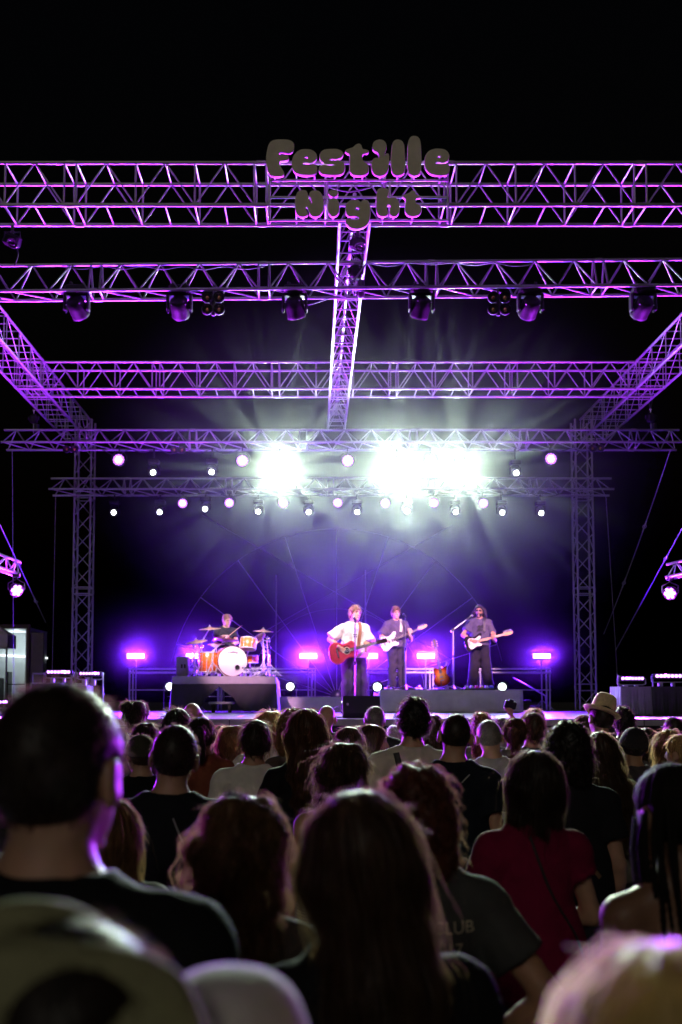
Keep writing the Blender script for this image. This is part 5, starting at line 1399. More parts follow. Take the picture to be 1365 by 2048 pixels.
def hair_of(style, rng, lod):
    """-> list of (V, Q) in head space"""
    h = {0: .009, 1: .011, 2: .014, 3: .016}[lod]; q = {0: .54, 1: .28, 2: .22, 3: .16}[lod]; wd = {0: .0019, 1: .0029, 2: .0039, 3: .0055}[lod]
    S = dict(lift=.05, fly=.05)
    if style == 'buzz': Fn = H_cap(.004, nape=-.075); S.update(n=5200, length=.007, steps=2, lift=1.0, fly=0, off=.02, out=1)
    elif style == 'crop': Fn = H_cap(.010, .012, nape=-.075); S.update(n=4800, length=.013, steps=3, lift=.7, fly=.05, off=.02, out=1, rad=.6)
    elif style == 'short': Fn = H_cap(.014, .026, nape=-.08, noise=.003); S.update(n=4200, length=.05, steps=4, lift=.45, fly=.12, out=1, rad=.5, off=.02)
    elif style == 'spiky': Fn = H_cap(.018, .035, noise=.006, f=70); S.update(n=3600, length=.06, steps=4, lift=.9, fly=.2, out=1, off=.03)
    elif style == 'curly': Fn = H_curly(.018, .036); S.update(n=5200, length=.03, steps=6, lift=.6, fly=.06, out=1, curl=.007, off=.01)
    elif style == 'bigcurly': Fn = H_curly(.028, .034, .04); S.update(n=4600, length=.12, steps=10, lift=.25, fly=.10, curl=.008, wave=.4)
    elif style == 'long': Fn = H_long(.40); S.update(n=4600, length=.34, steps=12, wave=.10, fly=.012, off=.012)
    elif style == 'verylong': Fn = H_long(.58, .105, .05); S.update(n=5200, length=.45, steps=14, wave=.16, fly=.06, off=.014)
    elif style == 'wavy': Fn = H_long(.50, .104, .052, .014, noise=.009); S.update(n=5600, length=.36, steps=16, wave=.55, wfreq=4, fly=.015, off=.022)
    elif style == 'bob': Fn = H_long(.17, .102, .065, .017, fall=-.05, taper=.9); S.update(n=4200, length=.22, steps=9, wave=.08, fly=.06, off=.01)
    elif style == 'messybob': Fn = H_long(.16, .104, .06, .017, fall=-.05, taper=.85, noise=.009); S.update(n=4200, length=.22, steps=9, wave=.4, fly=.22, off=.02)
    elif style == 'loose': Fn = H_long(.22, .108, .06, .02, fall=-.06, taper=.7, noise=.008); S.update(n=4200, length=.24, steps=10, wave=.3, fly=.25, off=.02)
    elif style == 'pony': Fn = H_pony(); S.update(n=3600, length=.14, steps=7, fly=.08, rad=.1)
    elif style == 'bun': Fn = H_pony(bun=True); S.update(n=3400, length=.07, steps=5, fly=.16, lift=.1, rad=.1)
    elif style == 'updo': Fn = H_pony(.018, bun=True, side=-.03); S.update(n=3800, length=.08, steps=7, fly=.22, lift=.25, curl=.006)
    elif style == 'fringe': Fn = H_cap(.016, .03, lvl=.024, noise=.004); S.update(n=4000, length=.06, steps=5, lift=.3, fly=.12, rad=.6)
    elif style == 'blondcurls': Fn = H_curly(.013, .032); S.update(n=3800, length=.026, steps=7, lift=.7, fly=.15, out=1, curl=.008, off=.02)
    else: return [], None
    reach = .70 if style in ('verylong', 'wavy', 'long') else .36
    V, Q = nets(Fn, (-.2, -.24, -reach), (.2, .17, .21), h)
    n = int(S.pop('n') * q)
    sv, sq = strands(Fn, V, n, width=wd, rng=rng, **S)
    out = [(V, Q, 0), (sv, sq, 1)]
    hl = HALO.get(style, (500, .05))
    if hl[0]:
        n2 = int(hl[0] * (.22 + .25 * q)); up = V[V[:, 2] > -.16]
        fv, fq = strands(Fn, up, n2, hl[1] * .65, 5, wd * .5, rng, lift=.75, fly=.5, rad=.5, out=1, wave=.35, wfreq=1.2, curl=.004 if 'curl' in style else 0)
        out.append((fv, fq, 2))
    return out, Fn

def hair_mats(c):
    b = HAIRCOL[c]
    tc1 = tuple(min(.9, x * 2.2 + y) for x, y in zip(b, (.20, .135, .075))); tc2 = tuple(min(.95, x * 1.6 + y) for x, y in zip(b, (.48, .37, .22)))
    return (hair_mat('hair_' + c, b), hair_mat('strands_' + c, tuple(x * 1.2 for x in b), tc1, .4), hair_mat('fine_hair_' + c, tuple(min(.6, x * 1.5 + y) for x, y in zip(b, (.04, .026, .014))), tc2, .65))
_cache = {}
def slot_obj(name, me, m, parent):
    o = bpy.data.objects.new(name, me); link(o, parent)
    o.material_slots[0].link = 'OBJECT'; o.material_slots[0].material = m
    return o
POSES = {'down': {}, 'fold': dict(elbR=(.235, -.01, 1.15), wriR=(.03, .19, 1.10), elbL=(-.235, -.01, 1.15), wriL=(-.03, .21, 1.14)),
         'film': dict(elbR=(.24, .10, 1.22), wriR=(.06, .32, 1.42), elbL=(-.24, .10, 1.22), wriL=(-.06, .32, 1.42)),
         'raise': dict(elbR=(.30, .12, 1.52), wriR=(.20, .20, 1.80)),
         'hip': dict(elbR=(.36, -.10, 1.16), wriR=(.20, .02, 1.02)), 'drink': dict(elbL=(-.26, .06, 1.15), wriL=(-.12, .25, 1.30))}
def fig_meshes(key, lod, fig, want, **kw):
    if key in _cache: return _cache[key]
    hb = {0: .016, 1: .021, 2: .026, 3: .03}[lod]; hh = {0: .008, 1: .0105, 2: .013, 3: .014}[lod]
    lo, hi = fig.box(); out = {}
    V, Q = nets(fig.body, lo, hi, hb)
    hv, hq = nets(lambda P: smin(fig.head(P), fig.neck(P), .02), fig.hc - V3(.13, .15, .21), fig.hc + V3(.13, .16, .15), hh)
    parts = [(V, Q, 0), (hv, hq, 0)]
    for k in 'RL':
        if lod <= 1 or kw.get('hands'):
            a = kw.get('hand' + k, {}); parts.append((*fig.hand(k, h=.0085, **a), 0))
        else: parts.append((*fig.hand(k, h=.011), 0))
    out['body'] = np_mesh('body', parts)
    _cache[key] = out
    return out

def person(label, px, py, Y, h, sex='m', hair=('short', 'dark'), skin='fair', pose='down', top=('tee', (.02, .02, .02)), legs=(.03, .03, .04),
           yaw=0, hy=0, hr=0, hp=0, lod=2, seed=0, group='people in the crowd', girth=1.0, extras=None, base_z=0.0):
    rng = np.random.default_rng(seed + int(px) * 7 + int(Y * 100))
    X = at(px, py, Y).x
    s = h / 1.75
    root = empty('person', (X, Y, base_z), (0, 0, R(yaw)), label=label, cat='person', group=group, scale=s)
    fig = Fig(sex, POSES[pose] if isinstance(pose, str) else pose, hy, hp, hr, girth=girth)
    key = (sex, pose if isinstance(pose, str) else label, hy, hp, hr, lod, girth)
    ms = fig_meshes(key, lod, fig, None)
    body = slot_obj('body', ms['body'], skin_mat('skin_' + skin, SKIN[skin]), root)
    kind, col = top[0], top[1]
    hb = {0: .012, 1: .016, 2: .021, 3: .026}[lod]
    kw = dict(ph=float(rng.uniform(0, 6)))
    if kind == 'tee': kw.update(sleeve=.58, wr=.0045)
    elif kind == 'capsleeve': kw.update(sleeve=.38, wr=.004)
    elif kind == 'long': kw.update(sleeve=1.92, wr=.006)
    elif kind == 'tank': kw.update(tank=True, wr=.003, neck=1.462, slope=.25)
    elif kind == 'tube': kw.update(tank=True, wr=.003, neck=1.27, slope=0)
    elif kind == 'jacket': kw.update(sleeve=1.95, o=.024, wr=.007, neck=1.51)
    elif kind == 'big': kw.update(sleeve=.85, o=.02, loose=.045, wr=.007)
    lo, hi = fig.box()
    sk = ('shirt', key, kind, lod)
    Fs = fig.shirt_f(**kw)
    if sk not in _cache or lod <= 1:
        V, Q = nets(Fs, (lo[0], lo[1], .82), (hi[0], hi[1], 1.56), hb); _cache[sk] = np_mesh('shirt', [(V, Q, 0)])
    m = col if not isinstance(col, tuple) else fabric('cloth_%d_%d_%d' % tuple(int(c * 1000) for c in col), col)
    sh = slot_obj('jacket' if kind == 'jacket' else 'shirt', _cache[sk], m, root)
    tk = ('trousers', sex, lod, girth, str({k: v for k, v in fig.J.items() if k[:3] in ('hip', 'kne', 'ank')}))
    if tk not in _cache:
        V, Q = nets(fig.trouser_f(), (-.26, -.2, -.01), (.26, .24, 1.04), max(hb, .026)); _cache[tk] = np_mesh('trousers', [(V, Q, 0)])
    slot_obj('trousers', _cache[tk], fabric('denim_%d_%d_%d' % tuple(int(c * 1000) for c in legs), legs), root)
    hobj = None; Fh = None
    if hair and hair[0] not in ('bald', 'braids', 'dreads'):
        parts, Fh = hair_of(hair[0], rng, lod)
        RM = fig.HR; parts = [(V @ RM.T + fig.hc, Q, i) for V, Q, i in parts]
        hobj = bpy.data.objects.new('hair', np_mesh('hair', parts, hair_mats(hair[1]))); link(hobj, root)
    root['h'] = h
    ctx = dict(root=root, fig=fig, Fs=Fs, Fh=Fh, rng=rng, hair=hobj, lod=lod)
    if extras: extras(ctx)
    return ctx

def to_head(ctx, pts):
    f = ctx['fig']; return [Vector(tuple(f.HR @ V3(*p) + f.hc)) for p in pts]
def march(Fn, xz, y0=-.32, off=.003):
    """points (x, z) dropped onto the back of a garment"""
    P = np.array([(x, y0, z) for x, z in xz], F32)
    for _ in range(60): P[:, 1] += np.maximum(Fn(P) - off, -.02) * .8
    return P
def back_strip(ctx, name, pts, width, m, n=24, thick=.004):
    pts = np.array(catmull(pts, 6, False)); T = np.gradient(pts, axis=0); T /= np.linalg.norm(T, axis=1, keepdims=True); N = np.stack([-T[:, 1], T[:, 0]], 1)
    rows = []
    for o in (-.5, -.17, .17, .5): rows.append(march(ctx['Fs'], pts + N * (o * width)))
    rows2 = [r + V3(0, -thick, 0) for r in rows]
    A = np.concatenate([np.stack(rows, 1), np.stack(rows2, 1)[:, ::-1]], 1); k = A.shape[1]; L = len(pts)
    V = A.reshape(-1, 3); Q = []
    for i in range(L - 1):
        for j in range(k): Q.append((i * k + j, i * k + (j + 1) % k, (i + 1) * k + (j + 1) % k, (i + 1) * k + j))
    o = bpy.data.objects.new(name, np_mesh(name, [(V, np.array(Q), 0)], (m,))); link(o, ctx['root']); return o
def back_text(ctx, lines, x, z, size, m, align='CENTER'):
    for i, tx in enumerate(lines):
        me = text_mesh(tx, size, 0, 0, align); n = len(me.vertices); co = np.empty(n * 3, F32); me.vertices.foreach_get('co', co); co = co.reshape(-1, 3)
        P = march(ctx['Fs'], np.stack([co[:, 0] + x, co[:, 1] + z - i * size * 1.25], 1), off=.0035); me.vertices.foreach_set('co', P.ravel()); me.materials.clear(); me.materials.append(m); me.update()
        o = bpy.data.objects.new('print', me); link(o, ctx['root'])
# ------------------------------------------------------------------ the band
def performer(label, px0, Y, bz, h, yaw, jp, sex='m', hair=('blondcurls', 'light'), skin='stage', shirt=dict(), shirt_m=None, tr=dict(), tr_m=None, hy=0, hp=0, hr=0, hands=None, seated=False, sh_box=None):
    s = h / 1.75; X = at(px0, 1300, Y).x
    root = empty('person', (X, Y, bz), (0, 0, R(180 + yaw)), label=label, cat='person', group='musicians on stage', scale=s)
    Mi = Matrix.LocRotScale(root.location, root.rotation_euler, root.scale).inverted()
    J = {}
    for k, v in jp.items():
        if len(v) == 3 and v[1] > 100: J[k] = tuple(Mi @ at(v[0], v[1], Y - v[2]))     # pixel, pixel, metres in front of the body plane
        else: J[k] = v
    fig = Fig(sex, J, hy, hp, hr)
    lo, hi = fig.box(.14)
    hb = .0135
    V, Q = nets(fig.body, lo, hi, hb)
    hv, hq = nets(lambda P: smin(fig.head(P), fig.neck(P), .02), fig.hc - V3(.13, .15, .21), fig.hc + V3(.13, .16, .15), .0065)
    parts = [(V, Q, 0), (hv, hq, 0)]
    for k in 'RL': parts.append((*fig.hand(k, **(hands or {}).get(k, {})), 0))
    slot_obj('body', np_mesh('body', parts), skin_mat('skin_' + skin, SKIN[skin]), root)
    Fs = fig.shirt_f(**shirt)
    V, Q = nets(Fs, (lo[0], lo[1], .8), (hi[0], hi[1], 1.56), .0125); slot_obj('shirt', np_mesh('shirt', [(V, Q, 0)]), shirt_m, root)
    V, Q = nets(fig.trouser_f(**tr), (lo[0], lo[1], lo[2]), (hi[0], hi[1] + .05, 1.04), .0135); slot_obj('trousers', np_mesh('trousers', [(V, Q, 0)]), tr_m, root)
    for k in 'RL':
        a, b = fig.J['ank' + k], fig.J['toe' + k]
        V, Q = nets(lambda P: smax(smin(cap(P, a + V3(0, -.03, -.03), b, .052, .04), cap(P, a + V3(0, -.03, -.05), b + V3(0, 0, -.01), .05, .045), .02), -.0 - P[:, 2] + min(0, float(a[2]) - .085), .004), np.minimum(a, b) - .12, np.maximum(a, b) + .12, .012)
        slot_obj('shoe', np_mesh('shoe', [(V, Q, 0)]), mat('shoe_leather', (.02, .02, .022), .4), root)
    rng = np.random.default_rng(int(px0))
    Fh = None
    if hair[0] == 'dreads':
        Fh = H_cap(.026, .030, nape=-.10, noise=.006, f=90); V, Q = nets(Fh, (-.15, -.17, -.2), (.15, .16, .2), .009)
        parts = [(V, Q, 0)]; mb = MB()
        for i in range(70):
            a = rng.uniform(-2.6, 2.6); st_ = np.array([.10 * math.sin(a), -.02 - .085 * math.cos(a) * .9, rng.uniform(-.02, .09)])
            if st_[1] > .03: continue
            pts = [st_ * .95]; L = rng.uniform(.16, .27); o = st_ * V3(1, 1, 0); o = o / np.linalg.norm(o)
            for j in range(1, 7): pts.append(st_ + o * .045 * min(1, j / 2) + np.array([rng.normal(0, .006), rng.normal(0, .006) - .004 * j, -L * j / 6]))
            mb.path([tuple(p) for p in pts], [.010, .011, .010, .0105, .0095, .009, .006], 6)
        parts.append((np.array(mb.v, F32), None, 0))
        fq = [f for f in mb.f if len(f) == 4]; parts[-1] = (np.array(mb.v, F32), np.array(fq), 0)
    else:
        pr, Fh = hair_of(hair[0], rng, 1); parts = pr
    parts = [(V @ fig.HR.T + fig.hc, Q, i) for V, Q, i in parts]
    link(bpy.data.objects.new('hair', np_mesh('hair', parts, hair_mats(hair[1]))), root)
    ctx = dict(root=root, fig=fig, Fs=Fs, Fh=Fh, rng=rng)
    dk = mat('eye_dark', (.02, .012, .01), .2)
    hm = Matrix(fig.HR.tolist())
    for x in (-1, 1):
        MB().ell(to_head(ctx, [(x * .031, .083, .012)])[0], (.013, .008, .007), 8, 6, hm).build('eye', dk, root)
        MB().path(to_head(ctx, [(x * .014, .101, .030), (x * .032, .0985, .036), (x * .050, .083, .030)]), .0038, 5).build('eyebrow', hair_mat('hair_brown', HAIRCOL['brown']), root)
    MB().path(to_head(ctx, [(-.022, .0935, -.068), (0, .1005, -.066), (.022, .0935, -.068)]), .004, 5).build('mouth', mat('lip', (.22, .06, .05), .4), root)
    return ctx
def strap(ctx, pts, w, m, name='guitar_strap'):
    """flat band over given local points on the chest side"""
    mb = MB(); pts = [Vector(p) for p in catmull(pts, 5, False)]
    vs = []; 
    for i, p in enumerate(pts):
        d = (pts[min(i + 1, len(pts) - 1)] - pts[max(i - 1, 0)]).normalized(); n = Vector((d.z, 0, -d.x)) if abs(d.y) < .9 else Vector((1, 0, 0)); n = n.normalized() * w / 2
        vs += [p - n, p + n, p + n + Vector((0, .004, 0)), p - n + Vector((0, .004, 0))]
    fs = []
    for i in range(len(pts) - 1):
        for k in range(4): a = i * 4 + k; b = i * 4 + (k + 1) % 4; fs.append((a, b, b + 4, a + 4))
    mb.add(vs, fs).build(name, m, ctx['root'])

FEET = dict(hipR=(.09, 0, .93), hipL=(-.09, 0, .93))
c = performer('singer with curly blond hair in a white tee playing acoustic guitar', 708, SINGY, STZ, 1.83, 6,
    dict(elbR=(660, 1279, .04), wriR=(680, 1295, .26), elbL=(741, 1290, .10), wriL=(733, 1298, .24), kneR=(.10, .02, .5), kneL=(-.115, .02, .5), ankR=(.10, -.02, .085), ankL=(-.13, -.01, .085), toeR=(.13, .13, .03), toeL=(-.17, .13, .03)),
    hair=('blondcurls', 'fairish'), shirt=dict(o=.02, sleeve=.86, loose=.05, hem=.93, wr=.008, neck=1.475), shirt_m=fabric('singer_white_tee', (.74, .72, .68)),
    tr=dict(o=.028, flare=.045, wr=.006), tr_m=fabric('singer_trousers', (.075, .055, .11)), hy=24, hr=-9, hp=6, hands=dict(R=dict(curl=.5, dirv=(-.7, -.05, -.55), palm=(0, -1, .1)), L=dict(curl=.9, dirv=(0, .2, .9), palm=(0, -1, 0))))
f = c['fig']
strap(c, [(-.085, .06, 1.50), (-.085, .135, 1.42), (-.075, .165, 1.30), (-.05, .19, 1.15), (-.03, .24, 1.06)], .05, mat('strap_leather', (.30, .12, .06), .6))
INK = mat('tee_print_ink', (.03, .03, .03), .7, 0, 0)
for (x, z, wdt) in ((.0, 1.335, .02), (.012, 1.295, .03), (-.02, 1.297, .02), (.015, 1.262, .014), (-.022, 1.262, .016)):
    P = march(lambda P: c['Fs'](P * V3(1, -1, 1)), [(x, z)], y0=-.4)[0]; MB().box((x, -P[1] + .002, z), (wdt, .004, .018)).build('print', INK, c['root'])
MB().path([(.055 * math.sin(q), .03 + .062 * math.cos(q), 1.455 + .03 * (1 - math.cos(q)) * .8) for q in [2 * math.pi * i / 20 for i in range(21)]], .004, 6).build('necklace', mat('dark_beads', (.05, .03, .03), .4), c['root'])

c = performer('bass player with short curly hair in a dark loose tee', 793, BY, RZT, 1.76, 4,
    dict(elbR=(763, 1272, .05), wriR=(774, 1281, .22), elbL=(822, 1278, .08), wriL=(820, 1268, .24), kneR=(.09, .02, .5), kneL=(-.10, .03, .5), ankR=(.085, -.02, .085), ankL=(-.12, .02, .085), toeR=(.10, .13, .03), toeL=(-.15, .16, .03)),
    hair=('curly', 'light'), shirt=dict(o=.02, sleeve=.9, loose=.045, hem=.90, wr=.008), shirt_m=fabric('bassist_tee', (.085, .07, .11)),
    tr=dict(o=.025, flare=.03, wr=.008), tr_m=fabric('bassist_trousers', (.04, .035, .055)), hy=8, hr=3, hands=dict(R=dict(curl=.6, dirv=(-.7, 0, -.5), palm=(0, -1, .1)), L=dict(curl=.8, dirv=(0, .15, .95), palm=(0, -1, 0))))
strap(c, [(-.09, .05, 1.505), (-.09, .13, 1.43), (-.085, .165, 1.32), (-.07, .19, 1.22)], .055, mat('strap_pale', (.6, .6, .5), .7))
c = performer('guitarist with long dreadlocks, sunglasses and a black printed tee', 960, GY, RZT, 1.80, -6,
    dict(elbR=(926, 1270, .05), wriR=(944, 1281, .23), elbL=(990, 1281, .08), wriL=(986, 1275, .24), kneR=(.12, .02, .5), kneL=(-.12, .02, .5), ankR=(.16, -.02, .085), ankL=(-.17, -.01, .085), toeR=(.20, .13, .03), toeL=(-.21, .13, .03)),
    hair=('dreads', 'dark'), skin='tan', shirt=dict(o=.018, sleeve=.62, loose=.035, hem=.92, wr=.007), shirt_m=fabric('guitarist_tee', (.075, .065, .10)),
    tr=dict(o=.03, flare=.05, wr=.005), tr_m=fabric('guitarist_trousers', (.018, .016, .024)), hy=-10, hr=0, hands=dict(R=dict(curl=.6, dirv=(-.8, 0, -.2), palm=(0, -1, .1)), L=dict(curl=.9, dirv=(0, .3, .9), palm=(0, -1, 0))))
GLS = mat('sunglass_lens', (.008, .008, .01), .1, 0, 0, coat=.5)
for x in (-1, 1): MB().ell(to_head(c, [(x * .032, .104, .012)])[0], (.024, .006, .017), 12, 6, Matrix(c['fig'].HR.tolist())).build('sunglass_lens', GLS, c['root'])
MB().path(to_head(c, [(-.082, .0, .016), (-.07, .08, .018), (-.02, .112, .018), (.02, .112, .018), (.07, .08, .018), (.082, .0, .016)]), .003, 5).build('sunglass_frame', GLS, c['root'])
fg = c['fig']
def beard_f(P):
    q = (P - fg.hc) @ fg.HR
    d = ell(q, (0, .030, -.05), (.064, .068, .082)); d = smax(d, q[:, 2] + .045 - .25 * np.abs(q[:, 0]) * 0, .006); d = smax(d, -(q[:, 1] - .0), .01)
    return smax(d, -ell(q, (0, .10, -.066), (.02, .02, .008)), .004)
V, Q = nets(beard_f, fg.hc - V3(.1, .1, .17), fg.hc + V3(.1, .14, .02), .007); slot_obj('beard', np_mesh('beard', [(V, Q, 0)]), hair_mat('hair_dark', HAIRCOL['dark']), c['root'])
Ff = lambda P: c['Fs'](P * V3(1, -1, 1))
pts = [(-.06, 1.36), (-.02, 1.33), (.02, 1.345), (.06, 1.30), (.045, 1.25), (.07, 1.20), (.02, 1.22), (-.02, 1.17), (-.04, 1.23), (-.085, 1.26)]
P = march(Ff, pts, y0=-.4); ctr = P.mean(0)
V = np.concatenate([P, ctr[None]]) * V3(1, -1, 1); V[:, 1] += .004
MB().add(V.tolist(), [(i, (i + 1) % 10, 10) for i in range(10)]).build('print', mat('tee_print_black', (.006, .006, .007), .8, 0, 0), c['root'])
P = march(Ff, [(-.095, 1.33)], y0=-.4)[0]; MB().box((P[0], -P[1] + .002, P[2]), (.035, .005, .045)).build('print', mat('tee_patch_mauve', (.35, .25, .35), .8, 0, 0), c['root'])
strap(c, [(-.09, .05, 1.505), (-.09, .13, 1.43), (-.09, .16, 1.32), (-.08, .18, 1.20)], .05, mat('strap_black', (.02, .02, .02), .6))
DYB = 21.25; hdr = 1.74
dz0 = DZ + .50 - .93 * hdr / 1.75 + .03
c = performer('drummer in a dark tee with short hair, seated behind the drums', 452, DYB, dz0, hdr, 22,
    dict(elbR=(430, 1280, .06), wriR=(448, 1272, .24), elbL=(474, 1284, .08), wriL=(467, 1290, .22), kneR=(.20, .40, .90), kneL=(-.20, .40, .90), ankR=(.22, .44, .50), ankL=(-.22, .42, .50), toeR=(.24, .58, .44), toeL=(-.24, .56, .44)),
    hair=('short', 'fairish'), shirt=dict(o=.016, sleeve=.6, loose=.03, wr=.007), shirt_m=fabric('drummer_tee', (.035, .035, .045)), tr=dict(o=.02), tr_m=fabric('drummer_trousers', (.03, .03, .035)),
    hy=12, hp=-14, hands=dict(R=dict(curl=1.0, dirv=(-.8, .3, .1), palm=(0, -.3, -1)), L=dict(curl=1.0, dirv=(-.3, .6, -.4), palm=(0, -.4, -1))))
WOODL = mat('hickory', (.62, .45, .26), .4, 0, .1, 30)
a, b = at(459, 1271, DYB - .32), at(484, 1251, DYB - .45)
o = MB().path([tuple(a + (a - b) * .25), tuple(a), tuple(a + (b - a) * .85), tuple(b), tuple(b + (b - a) * .03)], [.008, .008, .007, .0035, .007], 8).build('drum_stick', WOODL); tag(o, 'wooden drumstick raised in the drummer\'s hand', 'drumstick')
a, b = at(466, 1291, DYB - .30), at(482, 1296, DYB - .52)
o = MB().path([tuple(a + (a - b) * .2), tuple(a + (b - a) * .85), tuple(b)], [.008, .007, .004], 8).build('drum_stick', WOODL); tag(o, 'wooden drumstick lowered towards the snare', 'drumstick')

# ------------------------------------------------------------------ the crowd
def who(label, px, ytop, Y, lod=2, hairh=.025, **k):
    h = at(px, ytop, Y).z - hairh
    k.setdefault('hr', ((int(px) * 7) % 3 - 1) * 6); k.setdefault('yaw', ((int(px) * 13) % 5 - 2) * 5)
    return person(label, px, ytop, Y, h, lod=lod, **k)
BLK = (.007, .007, .008); NAVY = (.008, .010, .016); OFFW = (.62, .59, .53); BEIGE = (.54, .49, .42)
def ex_cap(col, noise=.0, brim=True, scale=1.0, lodh=.008, name='cap', deep=.0, button=True):
    def f(c):
        fg = c['fig']
        def Fn(P):
            q = (P - fg.hc) @ fg.HR
            d = smax(ell(q, (0, -.012, .015), (.094 * scale, .114 * scale, .118 * scale)) + (wob(q, noise, 15 if noise > .02 else 22, 1.7) if noise else 0), (-.012 - deep) - q[:, 2], .008)
            if brim:
                b = smax(ell(q, (0, .10, .005), (.075, .10, .012)), -.02 - q[:, 1], .01); d = smin(d, b, .012)
            return d
        V, Q = nets(Fn, fg.hc - V3(.17, .22, .12), fg.hc + V3(.17, .25, .17), lodh)
        o = slot_obj(name, np_mesh(name, [(V, Q, 0)]), fabric('cap_%d_%d' % (int(col[0] * 1000), int(col[1] * 1000)), col), c['root'])
        if button: MB().ell(to_head(c, [(0, -.012, .134 * scale)])[0], (.009, .009, .006), 8, 5).build('cap_button', fabric('cap_%d_%d' % (int(col[0] * 1000), int(col[1] * 1000)), col), c['root'])
    return f
# ---- nearest row, out of focus
def n1(c): pass
who('tall person with cropped hair in a black tee at the far left', 112, 1366, 1.52, lod=0, hairh=.012, hair=('crop', 'dark'), top=('tee', BLK), hy=-12, girth=1.08, skin='fair')
def n2(c):
    fg = c['fig']; OL = fabric('cap_olive', (.30, .295, .165), bump=.6)
    def Fn(P):
        q = (P - fg.hc) @ fg.HR
        fold = .016 * np.abs(np.sin(q[:, 0] * 26 + q[:, 1] * 19 + 2.2 * np.sin(q[:, 2] * 20))) ** 2 + .012 * np.sin(q[:, 1] * 24 - q[:, 0] * 9 + 1.0)
        d = smax(ell(q, (0, -.012, .02), (.102, .122, .128)) + fold, .004 - q[:, 2], .01)
        b = np.abs(q[:, 2] - .010 - .9 * q[:, 0] ** 2 * -1.0 - .0) - .005
        b = smax(b, ell(q * V3(1, 1, 0), (0, .09, 0), (.088, .125, 1)), .004)
        return smin(d, b, .01)
    V, Q = nets(Fn, fg.hc - V3(.24, .26, .12), fg.hc + V3(.24, .26, .19), .007); slot_obj('cap', np_mesh('cap', [(V, Q, 0)]), OL, c['root'])
who('blurred person in a crumpled olive cap at the bottom left corner', 105, 1800, .86, lod=0, hairh=.02, hair=('crop', 'dark'), top=('tee', (.25, .24, .20)), sex='f', yaw=0, hy=-118, hr=0, hp=0, extras=n2)
who('blurred person in a white cap at the bottom left', 448, 1910, .94, lod=0, hairh=.02, hair=('bald', ''), top=('tee', (.3, .28, .3)), sex='f', hy=-10, extras=ex_cap((.60, .56, .57), .006, True, 1.0, .008, deep=.04, button=False))
who('blurred person with pale blond hair at the bottom right corner', 1345, 1822, .80, lod=0, hairh=.035, hair=('long', 'platinum'), top=('tee', (.3, .28, .26)), sex='f', hy=15, skin='fair')
who('person with long straight dark hair and black top, nearest the middle', 738, 1556, 1.75, lod=0, hairh=.03, hair=('long', 'brown'), top=('tee', BLK), sex='f')
def n5(c):
    pts = []
    for i in range(26):
        a = -1.2 + 2.4 * i / 25; dv = np.array([math.sin(a), -.42 * math.cos(a), math.cos(a)]); rr = .25
        for _ in range(40): rr -= max(float(c['Fh'](np.array([dv * rr], F32))[0]) - .006, -.01) * .6
        pts.append(tuple(dv * rr))
    fg = c['fig']; mb = MB(); w = to_head(c, pts); mb.path(w, .0045, 6)
    mb.build('headband', mat('headband_dark', (.03, .02, .03), .4), c['root'])
    bm = mat('sequin', (.85, .82, .9), .06, 1.0, .05, 40); me = MB().ell((0, 0, 0), (.0042, .0042, .0042), 8, 5).mesh('sequin', bm)
    for p in w:
        for dy in (-.005, .005):
            o = bpy.data.objects.new('sequin', me); link(o, c['root']); o.location = p + Vector((0, dy, .004)) + Vector((random.uniform(-.002, .002),) * 3)
who('person with long wavy brown hair and a sequined headband', 470, 1566, 2.3, lod=0, hairh=.035, hair=('wavy', 'warm'), top=('tee', (.05, .04, .035)), sex='f', extras=n5)
def n6(c): back_text(c, ['E CLUB', "ER '17"], .004, 1.355, .046, mat('print_cream', (.42, .36, .26), .8, 0, .2, 60), 'LEFT')
who('person with bushy curly hair in a dark tee with block letters on the back', 832, 1521, 2.75, lod=0, hairh=.045, hair=('bigcurly', 'auburn'), top=('tee', (.050, .052, .050)), pose='hip', girth=1.08, extras=n6, skin='tan')
def ex_strap(pts, w, col, name='shoulder_strap'): return lambda c: back_strip(c, name, pts, w, mat('strap_%d' % int(col[0] * 1000), col, .6))
who('person in a dark red cap-sleeved top with dark bobbed hair', 1058, 1490, 3.6, lod=0, hairh=.03, hair=('bob', 'dark'), top=('capsleeve', (.155, .004, .034)), sex='f', pose='fold', extras=ex_strap([(-.04, 1.46), (-.02, 1.38), (.03, 1.25), (.12, 1.10), (.16, .98)], .009, (.012, .012, .012)))
